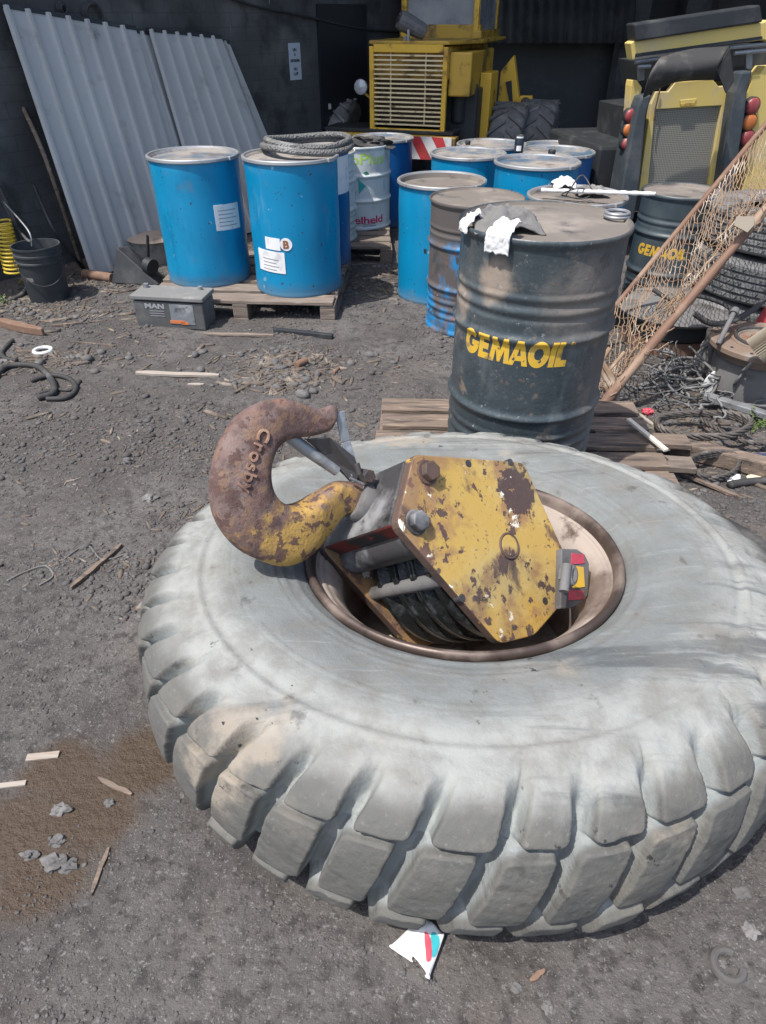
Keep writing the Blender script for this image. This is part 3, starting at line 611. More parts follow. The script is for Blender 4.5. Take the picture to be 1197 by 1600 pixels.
# cast lettering on the hook face
def hook_surf(p):
    d = np.linalg.norm(ctr - p, axis=1); i = int(np.argmin(d)); ax = (Oc[i] - Ic[i]) / (2 * hw[i]); c_ = float(np.clip((p - ctr[i]) @ ax / hw[i], -.98, .98))
    s_ = (1 - abs(c_) ** (1 / .62) ** 1) if False else math.sin(math.acos(math.copysign(min(1, abs(c_) ** (1 / .62)), c_)))
    return dpt[i] * s_ ** .62 * (1 - .18 * c_)
T = text_geo("Crosby", .012, 1.12)
lp = crom([hk(402, 668), hk(392, 692), hk(382, 718), hk(375, 743), hk(370, 766)], 12); ls = np.concatenate([[0], np.cumsum(np.linalg.norm(np.diff(lp, axis=0), axis=1))]); LT = ls[-1]
wT = T[0][:, 0].max() - T[0][:, 0].min(); hT = T[0][:, 1].max() - T[0][:, 1].min(); hgt = np.linalg.norm(hk(392, 715) - hk(368, 715))
def lfn(x, y, k):
    s = (x / wT + .5) * LT; c = np.array([np.interp(s, ls, lp[:, 0]), np.interp(s, ls, lp[:, 1])]); i = min(int(np.searchsorted(ls, s)), len(lp) - 2); i = max(i, 0)
    tg = lp[i + 1] - lp[i]; tg /= np.linalg.norm(tg); up = np.array([-tg[1], tg[0]])
    if (up @ (hk(420, 715) - hk(370, 715))) < 0: up = -up
    q = c + up * (y / hT * hgt); d = hook_surf(q); return h3(q, d + (.0055 if k else -.004))
obj("lettering", letter_solid(T, lfn), mat("cast_lettering_iron", (.29, .17, .12), .6, .15, [((.40, .27, .17), 30, .5, .7), ((.14, .08, .06), 20, .55, .7)], [(90, .3, .002)]), hook, True, off=tuple(HO), ang=50)
# swivel collar
cd = (-_u * math.cos(R_(6)) - _v * math.sin(R_(6))).normalized()
g = G(); cc0 = COL - cd * .002; g.tube([cc0, cc0 + cd * .022, cc0 + cd * .030], [.056, .056, .050], 40); obj("swivel_collar", g, m_castg, blk, True, off=bo, ang=50)
# safety latch
def bar(pts, wd, th, m, name, d):
    P = [h3(hk(*p), dd) for p, dd in zip(pts, d)]; g = G()
    for a, b in zip(P[:-1], P[1:]): g.beam(a, b, wd, th, HM)
    return obj(name, g, m, blk, False, .002, off=bo)
bar([(531, 643), (540, 690), (551, 742)], .026, .006, m_galv, "latch_bar", [.00, .0, .015])
g = G(); g.tube([h3(hk(*p), d) for p, d in (((446, 676), -.01), ((480, 702), -.01), ((528, 736), -.005))], [.016, .016, .014], 14); obj("latch_spring_tube", g, m_galv, blk, True, off=bo)
g = G(); P4 = [((476, 686), .012), ((508, 682), .026), ((545, 712), .03), ((556, 742), .03), ((545, 752), .012), ((522, 722), .0)]
g.prism([h3(hk(*p), d) for p, d in P4], -HM * .012); obj("latch_plate", g, m_dark, blk, False, .002, off=bo)
g = G(); g.cyl(h3(hk(563, 741), .0), h3(hk(563, 741), .05), .018, 6); g.tube([h3(hk(548, 722), .03), h3(hk(551, 738), .035), h3(hk(560, 752), .035), h3(hk(566, 752), .03)], .008, 8); obj("latch_bolt", g, m_bedge, blk, False, .002, off=bo)
g = G(); g.tube([h3(hk(535, 744), .04), h3(hk(546, 750), .045), h3(hk(556, 754), .04)], .004, 6); obj("latch_spring", g, m_galv, blk, True, off=bo)

# ================================================================== DRUMS
def pallet(name_label, x, y, w_, d_, rz, h=.14, m=None, ndeck=6, grp=None, nz=0):
    m = m or m_wood; z = float(np.min([gz(x + a, y + b) for a in (-w_ / 2, 0, w_ / 2) for b in (-d_ / 2, 0, d_ / 2)])) - .004
    z = float(np.mean([gz(x + a, y + b) for a in (-w_ / 2, 0, w_ / 2) for b in (-d_ / 2, 0, d_ / 2)])) - .012
    t = thing("pallet", name_label, "pallet", (x, y, z), rz, grp)
    bw = d_ / (ndeck + (ndeck - 1) * .32)
    for i in range(ndeck):
        yy = -d_ / 2 + bw / 2 + i * bw * 1.32; j = random.uniform(-.012, .012)
        obj("deck_board", G().box((j, yy, h - .011), (w_ + random.uniform(-.02, .02), bw * random.uniform(.94, 1.03), .022), Matrix.Rotation(random.uniform(-.01, .01), 3, 'Z')), m, t, bev=.003)
    for xx in (-w_ / 2 + .05, 0, w_ / 2 - .05):
        obj("stringer_board", G().box((xx, 0, h - .033), (.10, d_, .021)), m, t, bev=.003)
        for yy in (-d_ / 2 + .06, 0, d_ / 2 - .06):
            obj("block", G().box((xx, yy, h / 2 - .012), (.10, .12, h - .066)), m, t, bev=.004)
        obj("base_board", G().box((xx, 0, .0105), (.10, d_, .020)), m, t, bev=.003)
    return z + h
def front(x, y): return math.atan2(-y, -x)          # azimuth of the side that faces the viewpoint
def cylpt(r, th, z, az): a = az + th; return (r * math.cos(a), r * math.sin(a), z)
def patch(name, par, r, th0, th1, z0, z1, m, az, dz=0, n=10, off=.002):
    V = []; F = []
    for i in range(n + 1):
        th = th0 + (th1 - th0) * i / n; zz = dz * i / n
        for rr_, z in ((r + off, z0 + zz), (r + off, z1 + zz), (r - .001, z0 + zz), (r - .001, z1 + zz)): V.append(cylpt(rr_, th, z, az))
    for i in range(n):
        a, b = 4 * i, 4 * i + 4; F += [(a, b, b + 1, a + 1), (a + 2, a + 3, b + 3, b + 2), (a + 1, b + 1, b + 3, a + 3), (a, a + 2, b + 2, b)]
    F += [(0, 1, 3, 2), (4 * n, 4 * n + 2, 4 * n + 3, 4 * n + 1)]
    return obj(name, (V, F), m, par, True, ang=50)
def wrap_text(par, s, r, az, thc, span, zc, hgt, m, bold=.02, sp=1.0, shear=0, tilt=0, name="lettering"):
    T = poly_text(s) if s == 'GEMAOIL' else text_geo(s, bold, sp, shear); a = T[0]; W = a[:, 0].max() - a[:, 0].min(); Hh = a[:, 1].max() - a[:, 1].min()
    fn = lambda x, y, k: cylpt(r(zc + y / Hh * hgt) + (.0009 if k else -.002), thc + x / W * span, zc + y / Hh * hgt + tilt * x / W, az)
    return obj(name, letter_solid(T, fn), m, par, False)
def open_drum(label, x, y, z, h, r, m, ring=m_ring, lid=m_lid, grp=None, rec=.02, cat="drum"):
    t = thing("open_head_drum", label, cat, (x, y, z), 0, grp)
    prof = [(.0, .004), (r - .012, .004), (r - .004, 0), (r - .001, .006), (r - .004, .02)]
    for k in np.linspace(.04, h - .02, 14): prof.append((r - .004 + .0015 * math.sin(k * 17 + x * 9), k))
    prof += [(r - .004, h - .012), (r + .001, h - .004), (r - .008, h - .004)]
    gb = G().lathe(prof, 96); sd0 = x * 7.3 + y * 3.1
    A_ = np.array(gb.v); an = np.arctan2(A_[:, 1], A_[:, 0]); kk = 1 + .016 * np.clip(fbm(np.cos(an) * 1.6 + sd0, A_[:, 2] * 3.5 + np.sin(an) * 1.6 + sd0, 3) - .47, -.5, .5) * np.sin(np.clip(A_[:, 2] / h, 0, 1) * math.pi)
    A_[:, :2] *= kk[:, None]; gb.v = [tuple(q) for q in A_]
    obj("body", gb, m, t, True)
    lp_ = [(0, h - rec), (r * .55, h - rec + .001), (r - .04, h - rec), (r - .022, h - rec + .003), (r - .014, h - .003), (r - .004, h + .001)]
    obj("lid", G().lathe(lp_, 72), lid, t, True)
    g = G(); g.lathe([(r - .012, h - .004), (r - .008, h + .006), (r + .002, h + .009), (r + .009, h + .004), (r + .010, h - .010), (r + .003, h - .016), (r - .003, h - .014)], 96)
    rg = obj("clamp_ring", g, ring, t, True)
    a = front(x, y) + .9; g = G(); g.box((math.cos(a) * (r + .012), math.sin(a) * (r + .012), h - .003), (.02, .06, .022), Matrix.Rotation(a, 3, 'Z')); obj("ring_bolt", g, ring, rg, bev=.003)
    return t
def tight_drum(label, x, y, z, h, r, m, lid, grp=None, name="oil_drum", ribs=True, hoops=(.365, .685), hb=.013, n=120):
    t = thing(name, label, "drum", (x, y, z), 0, grp)
    def rad(zz):
        f_ = zz / h; k = r - .012
        for c in hoops: k += hb * math.exp(-((zz - c * h) / .014) ** 2)
        if ribs:
            for lo, hi in ((.10, hoops[0] - .06), (hoops[1] + .055, .83)):
                if lo < f_ < hi:
                    e = min((f_ - lo), (hi - f_)) / .02; k += .004 * min(1, e) * math.sin(2 * math.pi * (zz / .048))
        return k
    prof = [(r - .02, .006), (r - .006, .0), (r - .001, .004), (r - .002, .018), (r - .011, .03)]
    prof += [(rad(k), k) for k in np.arange(.036, h - .03, .006)] + [(r - .011, h - .028), (r - .002, h - .016), (r, h - .004), (r - .005, h + .001), (r - .011, h - .003)]
    obj("body", G().lathe(prof, n), m, t, True, ang=60)
    obj("lid", G().lathe([(0, h - .010), (r * .5, h - .011), (r - .03, h - .013), (r - .016, h - .014), (r - .010, h - .002)], 96), lid, t, True)
    return t, rad
zA = pallet("weathered wooden pallet carrying the two big blue drums on the left", -.93, 5.07, 1.28, 1.18, R_(-3))
d1 = open_drum("tall blue steel drum with one white paper label, left of its blue twin", -1.26, 5.03, zA, .91 - zA, .295, m_blue, grp="open-head blue drums"); a1 = front(-1.26, 5.03)
patch("paper_label", d1, .292, .28, .98, .37, .53, m_paper, a1 - 0, dz=-.01)
for k in range(5): patch("print", d1, .294, .36, .86 - .1 * (k % 2), .395 + k * .024, .400 + k * .024, m_print, a1, dz=-.008, off=.0012)
# a slight lean, as it stands on the pallet boards
d2 = open_drum("blue steel drum with B sticker and braided hose coil on its lid", -.59, 4.83, zA, .935 - zA, .30, m_blue, grp="open-head blue drums"); a2 = front(-.59, 4.83)
patch("paper_label", d2, .297, -.74, -.37, .31, .385, m_paper, a2, dz=-.005)
patch("paper_label", d2, .297, -1.02, -.29, .165, .30, m_paper, a2, dz=-.006)
for k in range(4): patch("print", d2, .299, -.86, -.50 + .06 * (k % 2), .18 + k * .022, .185 + k * .022, m_print, a2, dz=-.004, off=.0012)
T = text_geo("O", 0, 1); V = []; F = []; n = 24
for k in range(n): V.append(cylpt(.2995, -.235 + .135 * math.cos(2 * math.pi * k / n), .347 + .040 * math.sin(2 * math.pi * k / n), a2))
V.append(cylpt(.2995, -.235, .347, a2)); F = [(k, (k + 1) % n, n) for k in range(n)]
st = obj("round_sticker", (V, F), m_paper, d2)
st.modifiers.new("sheet", 'SOLIDIFY').thickness = .001
wrap_text(d2, "B", lambda z: .3005, a2, -.235, .125, .347, .050, mat("brown_print", (.25, .09, .03), .7), .03)
d3 = open_drum("deep blue drum mostly hidden behind the B-sticker drum, white sheet on its side", -.525, 5.44, zA, .925 - zA, .28, m_dblue, grp="open-head blue drums")
patch("paper_label", d3, .277, .72, 1.35, .50, .74, m_paper, front(-.525, 5.44))
zB = pallet("grey wooden pallet under the white drums", -.44, 6.32, 1.0, 1.06, R_(2))
wd2 = tight_drum("plain white drum edge between the deep blue drum and the lettered white drum", -.50, 6.10, zB, .665, .28, m_whited, m_dlid, "white drums", "white_drum")
wd, wr = tight_drum("white drum with green and red lettering beside the yellow loader bumper", -.215, 6.58, zB, .655, .285, m_whited, m_lid, "white drums", "white_drum", ribs=False, hoops=(.36, .66))
aw = front(-.215, 6.58)
wrap_text(wd, "oPlus", wr, aw, .32, 1.15, .565, .08, mat("lime_print", (.42, .62, .10), .6), .015)
wrap_text(wd, "elheld", wr, aw, .34, 1.0, .085, .062, mat("magenta_print", (.52, .02, .12), .6), .02, .95)
teal = mat("teal_print", (.03, .36, .36), .6)
def tri(par, pts, r, az, m):
    V = [cylpt(r(z) + .0015, th, z, az) for th, z in pts]; o = obj("print", (V, [tuple(range(len(V)))]), m, par); o.modifiers.new("sheet", 'SOLIDIFY').thickness = .001
tri(wd, [(-.02, .42), (.22, .36), (.0, .30)], wr, aw, teal); tri(wd, [(.95, .40), (.55, .355), (.95, .31)], wr, aw, mat("pale_teal_print", (.25, .48, .52), .6))
tri(wd, [(.14, .465), (.26, .475), (.34, .45), (.22, .445)], wr, aw, mat("dark_green_print", (.02, .14, .10), .6))
for k in range(2): patch("print", wd, .274, .1, .55, .035 + k * .016, .04 + k * .016, m_print, aw)
bx = open_drum("deep blue drum right of the lettered white drum, in front of striped bumper", .0, 7.17, gz(0, 7.1), .735, .28, m_dblue, grp="open-head blue drums")
d4 = open_drum("blue drum with a dusty sunken lid, left of the rust-patched blue barrel", .40, 5.05, gz(.4, 5.05), .765, .295, m_blue, grp="open-head blue drums", rec=.035, lid=m_dlid)
a4 = front(.4, 5.05); patch("spot", d4, .292, -.35, -.29, .36, .385, m_black, a4); wrap_text(d4, "OBOUR", lambda z: .2925, a4, -.15, .9, .075, .045, mat("pale_blue_print", (.06, .34, .60), .6), .0, 1.1) if False else None
rd, rr0 = tight_drum("rust-patched blue steel barrel with dusty top, behind the dark lettered drum", .57, 4.42, gz(.57, 4.42), .78, .29, m_rusty, m_dlid, None, "rusty_barrel")
k1 = open_drum("blue drum right of the striped bumper, small black cap on its lid", .665, 5.92, gz(.66, 5.9), .80, .29, m_blue, grp="open-head blue drums")
k5 = open_drum("blue drum at the back, its lid just visible in front of loader tyres", .93, 6.55, gz(.9, 6.5), .765, .29, m_blue, grp="open-head blue drums")
k2 = open_drum("blue drum with a small dark can standing on its lid", 1.09, 5.33, gz(1.09, 5.33), .83, .295, m_blue, grp="open-head blue drums")
k3 = open_drum("deep blue drum just behind the drum with the can, right of it", 1.385, 6.05, gz(1.38, 6.0), .79, .29, m_dblue, grp="open-head blue drums")
k4 = open_drum("blue drum farthest back right, only its lid and rim showing", 1.52, 6.70, gz(1.5, 6.7), .74, .29, m_dblue, grp="open-head blue drums")
r1 = open_drum("blue drum behind the dark drum, lid heaped with rags and white pipe", 1.17, 4.42, gz(1.17, 4.4), .79, .29, m_blue, grp="open-head blue drums", lid=m_dlid)
# big dark drum in the middle
zC = pallet("dirty wooden pallet under the dark yellow-lettered drum behind the tyre", .60, 2.66, 1.24, .76, R_(-2), h=.14, m=m_oldwood, ndeck=5)
GX0, GY0, GHH, GR = .563, 2.50, 1.085 - zC, .30
gd, gr = tight_drum("dark slate dented oil drum with yellow lettering, closest behind the big tyre", GX0, GY0, zC, GHH, GR, m_gem, m_dlid, None, hoops=(.345, .655), n=180)
ag = front(GX0, GY0)
tz = aty(808, 551, GY0 - .27)[2] - zC
wrap_text(gd, "GEMAOIL", gr, ag, -.20, 1.38, tz, .100, m_gold, .030, 1.06, .10)
wrap_text(gd, "®", gr, ag, .525, .05, tz + .038, .016, m_gold, .0, name="trademark_sign")
g = G(); hd = bpy.data.objects[gd.children[0].name]
q = atz(1069, 297, .745)
g2, g2r = tight_drum("dark slate oil drum with yellow lettering standing behind the net frame", q[0], q[1], gz(q[0], q[1]), .745 - gz(q[0], q[1]), .262, m_gem2, m_dlid, None)
wrap_text(g2, "GEMAOIL", g2r, front(q[0], q[1]), -.23, 1.32, aty(1025, 398, q[1] - .25)[2] - gz(q[0], q[1]), .072, m_gold, .030, 1.06, .10)

# ------------------------------------------------------------------ things lying on the drums
def cloth(c, rx, ry, hgt, amp, seed, fn=None, n=34):
    V = []; F = []; c = np.array(c)
    for i in range(n + 1):
        for j in range(n + 1):
            a, b = i / n * 2 - 1, j / n * 2 - 1; e = 1 + .22 * (fbm(np.array(a * 2 + seed), np.array(b * 2 + seed * 2), 3) - .5) * 2
            k = max(0, 1 - (a * a + b * b) * .6); z = hgt * k + amp * float(fbm(np.array(a * 3.2 + seed), np.array(b * 3.2 + seed * 1.7), 4) - .3) * (k + .15)
            V.append((c[0] + a * rx * e, c[1] + b * ry * e, c[2] + max(z, .001)))
    for i in range(n):
        for j in range(n): q = i * (n + 1) + j; F.append((q, q + 1, q + n + 2, q + n + 1))
    return V, F
zt = zC + GHH
def drape(name, th0, th1, drop, inn, m, label, seed, az=ag):
    """a rag lying over the drum edge: inn metres in on the lid, drop metres down the outside"""
    V = []; F = []; n1, n2 = 26, 30; tot = inn + drop
    for i in range(n1 + 1):
        th = th0 + (th1 - th0) * i / n1; jag = 1 + .30 * (float(fbm(np.array(i * .30 + seed), np.array(seed * 1.1), 3)) - .5)
        for j in range(n2 + 1):
            s = tot * j / n2; nz_ = float(fbm(np.array(i * .22 + seed), np.array(j * .2 + seed * 2), 3) - .35)
            if s < inn: r_ = GR - inn + s; z = zt + .010 + .050 * max(nz_, -.05) * min(1, (inn - s) / .05 + .15) + (.02 if s < inn * .7 else .006)
            else: r_ = GR + .008 + .016 * abs(nz_); z = zt + .008 - (s - inn) * jag
            V.append((GX0 + r_ * math.cos(az + th + .02 * nz_), GY0 + r_ * math.sin(az + th + .02 * nz_), z))
    for i in range(n1):
        for j in range(n2): q = i * (n2 + 1) + j; F.append((q, q + 1, q + n2 + 2, q + n2 + 1))
    o = obj(name, (V, F), m, None, True, cat="rag", label=label, ang=180); s_ = o.modifiers.new("sheet", 'SOLIDIFY'); s_.thickness = .004; return o
drape("rag", -.62, -.33, .060, .075, m_rag, "white rag hanging over the front rim of the dark lettered drum", 3.1)
drape("rag", -1.16, -.94, .028, .05, m_rag, "small white rag end over the left rim of the dark lettered drum", 8.4)
V, F = cloth((GX0 - .15, GY0 - .06, zt - .008), .115, .11, .045, .07, 5.5); o = obj("rag", (V, F), m_drag, None, True, cat="rag", label="dirty grey rag crumpled on the lid of the dark lettered drum", ang=180); o.modifiers.new("sheet", 'SOLIDIFY').thickness = .004
p = atz(965, 331, zt + .012); g = G()
for dz, rr_ in ((0, .042), (.010, .040)): g.tube([(p[0] + math.cos(t) * rr_, p[1] + math.sin(t) * rr_, zt + .0 + dz) for t in np.linspace(0, 2 * math.pi, 40, endpoint=False)], .006, 8, True)
obj("metal_ring", g, m_galv, None, True, cat="ring", label="small steel ring lying on the lid of the dark lettered drum")
# braided hose coil on the B drum
g = G(); c = np.array((-.50, 5.02, .965))
for tr, rad_, dz, ph in ((.29, .021, -.004, 0), (.27, .020, .026, .6)):
    g.tube([(c[0] + (tr + .012 * math.sin(3 * t + ph)) * math.cos(t), c[1] + (tr * .92) * math.sin(t), c[2] + dz + .012 * math.sin(2 * t + ph)) for t in np.linspace(0, 2 * math.pi, 90, endpoint=False)], rad_, 14, True)
obj("hose_coil", g, m_hosebraid, None, True, cat="hose", label="grey braided hose coil lying on the lid of the B-sticker drum", ang=180)
# the can and small caps
def can(px, py, zt_, r, h, m, label, name="can", cap=m_galv, band=True):
    p = atz(px, py, zt_); t = thing(name, label, "can", tuple(p)); obj("body", G().lathe([(r - .002, 0), (r, .004), (r, h - .004), (r - .003, h)], 32, None, True), m, t, True); obj("lid", G().lathe([(0, h - .003), (r - .006, h - .003), (r - .003, h + .001), (r, h - .002)], 32), cap, t, True)
    if band: patch("paper_label", t, r, -.5, .5, h * .12, h * .42, m_paper, front(p[0], p[1])); patch("paper_label", t, r, -.7, .8, h * .86, h * .95, m_paper, front(p[0], p[1]))
    return t
can(810, 238, gz(1.09, 5.33) + .82, .035, .115, mat("navy_can", (.015, .022, .035), .4), "dark can with white label on the lid of a blue drum", cap=m_black)
can(862, 241, gz(1.09, 5.33) + .82, .028, .03, m_black, "flat black cap on the drum lid right of the can", "drum_cap", m_black, False)['category'] = "cap"
can(731, 226, gz(.66, 5.9) + .79, .022, .03, m_black, "small black cap on the blue drum right of the bumper", "drum_cap", m_black, False)['category'] = "cap"
# white perforated pipe and heap on r1
z1 = gz(1.17, 4.4) + .80
pa, pb = atz(846, 297, z1 + .02), atz(1024, 303, z1 + .05); g = G(); N_ = 60
pts = [pa + (pb - pa) * t for t in np.linspace(0, 1, N_)]; g.tube(pts, [.013 if i % 6 < 3 else .0105 for i in range(N_)], 12); obj("white_pipe", g, m_white, None, True, cat="pipe", label="long white ribbed plastic pipe across the rag-heaped blue drum", ang=50)
for (px, py, rx, rz_, m, lb, sd_) in ((882, 291, .075, .05, m_rag, "dirty white bag heap on the blue drum behind the white pipe", 1.2), (925, 300, .10, .03, m_drag, "flat grey rag on the blue drum under the white pipe", 2.6)):
    p = atz(px, py, z1); V, F = cloth((p[0], p[1] + .03, z1 - .012), rx, .08, rz_, .05, sd_); o = obj("rag", (V, F), m, None, True, cat="rag", label=lb, ang=180); o.modifiers.new("sheet", 'SOLIDIFY').thickness = .003
g = G(); c = atz(890, 306, z1)
for s in range(3): g.tube([(c[0] - .06 + .17 * t + .01 * s, c[1] - .04 + .03 * math.sin(6 * t + s * 2), z1 + .012 + .06 * math.sin(math.pi * t) * (s - .3)) for t in np.linspace(0, 1, 24)], .004, 6)
obj("cable_scraps", g, m_rubber, None, True, cat="cable", label="thin black cable scraps curling over the rag-heaped blue drum")
# litter on the white drum lid
g = G().blob((-.10, 6.50, zB + .66), (.17, .12, .05), 3, .9, 5)
obj("scrap_heap", g, m_rubber, None, bev=.003, cat="scrap", label="small heap of dark scrap on the lid of the lettered white drum")

# ================================================================== LEANING SHEETS
def sheet(label, pts_img, z_foot, offs, nr, name="metal_sheet", edge=None):
    """pts_img: bottom-left, bottom-right, top-right, top-left seen in the photograph; real sheet with folded ribs leaning on the wall"""
    bl, br, tr_, tl = [np.array(p, float) for p in pts_img]
    xax = (br - bl); Wd = np.linalg.norm(xax); xax /= Wd; yax = tl - bl; Hh = np.linalg.norm(yax); yax /= Hh; nn = np.cross(xax, yax); nn /= np.linalg.norm(nn)
    t = thing(name, label, "metal sheet", tuple(bl)); prof = []; step = Wd / nr
    for i in range(nr): s = i * step; prof += [(s, 0), (s + .014, .024), (s + .036, .024), (s + .05, 0)] if i or True else []
    prof.append((Wd, 0)); V = []; F = []
    for a, b in prof:
        for q, k in ((0, 0), (1, 0)): V.append(xax * a + nn * b + (yax * Hh + (tr_ - tl - xax * Wd) * a / Wd) * q)
    F = [(2 * i, 2 * i + 2, 2 * i + 3, 2 * i + 1) for i in range(len(prof) - 1)]
    o = obj("panel", (V, F), m_sheet, t); s_ = o.modifiers.new("sheet", 'SOLIDIFY'); s_.thickness = .004; s_.offset = -1
    g = G(); g.beam((yax * Hh) - nn * .012, xax * Wd + yax * Hh + (tr_ - tl - xax * Wd) - nn * .012, .03, .035, nn); obj("edge_trim", g, m_black, t)
    return t
def onw(t, off, z): p = WA + WD * t + WN * off; return np.array([p[0], p[1], z])
def twall(x, y, off):   # parameter along the wall of an image point on the plane at this offset from the wall
    p = onwall(x, y, off); return float((p[:2] - WA - WN * off) @ WD), float(p[2])
def lean(label, bl, br, tr_, tl, foff, toff, nr):
    tb0, _ = twall(*bl, foff); tb1, _ = twall(*br, foff); t1, z1_ = twall(*tr_, toff); t0, z0_ = twall(*tl, toff)
    return sheet(label, (onw(tb0, foff, gz(*onw(tb0, foff, 0)[:2]) + .01), onw(tb1, foff, gz(*onw(tb1, foff, 0)[:2]) + .01), onw(t1, toff, z1_), onw(t0, toff, z0_)), 0, 0, nr)
lean("wide pale grey ribbed metal sheet leaning on wall, leftmost of the sheets", (140, 418), (312, 402), (212, 44), (3, 8), .50, .07, 7)
lean("narrow grey ribbed metal sheet strip between the two wider leaning sheets", (300, 398), (345, 390), (238, 52), (196, 46), .44, .05, 2)
lean("darker grey ribbed metal sheet leaning on wall, right of the wide pale sheet", (330, 392), (452, 360), (346, 58), (232, 46), .52, .085, 6)
lean("grey metal sheet edge showing right of the darker ribbed sheet", (425, 372), (470, 352), (358, 66), (328, 60), .40, .04, 3)

# ------------------------------------------------------------------ left corner
def img_tube(pts, r, n=8): g = G(); g.tube(pts, r, n); return g
p = on(78, 462); t = thing("plastic_bucket", "dark grey dusty plastic bucket with wire handle by the left wall", "bucket", tuple(p))
Hb, Rb = .375, .158
obj("body", G().lathe([(0, .003), (Rb * .86, .0), (Rb * .87, .01), (Rb * .93, Hb * .6), (Rb * .95, Hb * .70), (Rb * 1.0, Hb * .71), (Rb * 1.0, Hb * .74), (Rb * .96, Hb * .75), (Rb * .965, Hb * .83), (Rb * 1.02, Hb * .84), (Rb * 1.02, Hb * .87), (Rb * .97, Hb * .88), (Rb * .98, Hb * .96), (Rb * 1.03, Hb * .97), (Rb * 1.03, Hb), (Rb * .97, Hb), (Rb * .90, Hb * .5), (Rb * .82, .02), (0, .02)], 56), m_bucket, t, True, ang=45)
ab = front(p[0], p[1]); obj("handle", G().tube([cylpt(Rb * 1.06, th, Hb * .80 - .17 * math.sin((th + 1.5) / 3.0 * math.pi) * 1.0, ab) for th in np.linspace(-1.5, 1.5, 24)], .004, 6), m_black, t, True)
patch("paper_label", t, Rb * .905, -1.0, -.55, Hb * .42, Hb * .62, m_drag, ab)
obj("dark_inner_disc", G().lathe([(0, Hb * .70), (Rb * .93, Hb * .70)], 40), m_black, t)  # black disc across the inside of the bucket
# yellow coil, hoses
P0 = aty(2, 345, 5.15); P1 = aty(22, 425, 5.0); g = G(); g.tube([P0 + (P1 - P0) * s + np.array([math.cos(s * 13 * 2 * math.pi) * .062, math.sin(s * 13 * 2 * math.pi) * .062, 0]) for s in np.linspace(0, 1, 260)], .008, 6)
P2 = on(28, 440); g.tube([P1 + np.array([.06, 0, 0]), P1 + (P2 - P1) * .5 + [.05, 0, 0], P2], .007, 6)
obj("air_hose", g, m_ycoil, None, True, cat="hose", label="yellow spiral air hose hanging at the left edge", ang=180)
def hose(name, ips, r, m, label, cat="hose", n=8, group=None):
    """ips: (px, py, Y or None, z) – None: on the ground"""
    P = []
    for px, py, Y in ips:
        if Y is None: q = on(px, py); P.append(q + np.array([0, 0, r * .8]))
        else: P.append(aty(px, py, Y))
    P = crom(P, 8); g = G(); g.tube(P, r, n); return obj(name, g, m, None, True, cat=cat, label=label, ang=180, group=group)
hose("rubber_hose", [(0, 295, 5.3), (18, 335, 5.25), (32, 372, 5.2), (46, 410, 5.1), (46, 440, 5.05), (35, 458, None), (20, 465, None)], .016, m_rubber, "thick grey rubber hose hanging down behind the bucket")
hose("rubber_hose", [(0, 305, 5.4), (22, 348, 5.3), (40, 372, 5.0), (48, 378, 4.95)], .010, m_rubber, "thin black hose running from left edge into the bucket")
hose("iron_rod", [(6, 316, 5.2), (44, 360, 4.95), (50, 385, 4.92)], .006, m_galv, "bent grey iron rod standing in the bucket", "rod")
hose("pipe", [(52, 288, 5.55), (85, 360, 5.3), (132, 420, None)], .014, m_black, "dark thin pipe leaning under the left edge of the sheets", "pipe")
hose("pipe", [(22, 140, 5.9), (70, 245, 5.55), (128, 415, None)], .016, m_oldwood, "long dark lath leaning left of the wide sheet", "lath")
g = G(); p = on(132, 432); q = on(176, 437); g.tube([p + [0, 0, .034], q + [0, 0, .034]], [.036, .036], 20); obj("rusty_canister", g, m_dirtyrust, None, True, cat="canister", label="short rusty brown cylinder lying under the leaning sheets", bev=.004)
# funnel, hoop, tub
p = on(212, 438); t = thing("black_funnel", "black plastic wedge shaped funnel lying in front of the pale tub", "funnel", tuple(p))
obj("cone", G().add([(-.17, -.06, .0), (.21, -.10, .0), (.20, .12, .0), (-.12, .16, .0), (-.10, .02, .25), (-.04, .10, .24)], [(0, 1, 2, 3), (0, 4, 1), (1, 4, 5), (1, 5, 2), (2, 5, 3), (3, 5, 4), (3, 4, 0)]), m_black, t, bev=.008)
obj("spout", G().tube([(.10, .05, .10), (.12, .03, .16), (.16, .0, .34)], [.020, .014, .010], 10), m_black, t, True)
obj("lug", G().cyl((.12, -.02, .13), (.17, -.05, .12), .06, 18), m_black, t, True)
p = on(183, 408); g = G(); g.tube([(p[0] + .085 * math.cos(t_), p[1] + .05 + .05 * math.cos(t_), p[2] + .155 + .155 * math.sin(t_)) for t_ in np.linspace(0, 2 * math.pi, 40, endpoint=False)], .012, 8, True); obj("rubber_hoop", g, m_rubber, None, True, cat="hoop", label="black rubber hoop standing against the sheets behind the funnel")
p = on(238, 412); t = thing("pale_tub", "pale dusty round tub between the sheets and the left blue drum", "tub", (p[0], p[1] + .12, p[2]))
obj("body", G().lathe([(0, .003), (.15, 0), (.17, .15), (.185, .19), (.20, .195)], 48), mat("pale_tub_plastic", (.30, .29, .27), .6, 0, [((.15, .14, .13), 5, .5, .7)]), t, True)
obj("lid", G().lathe([(0, .225), (.12, .222), (.185, .21), (.205, .196), (.20, .188)], 48), mat("brown_tub_lid", (.36, .29, .23), .7, 0, [((.2, .16, .13), 5, .5, .7)]), t, True)
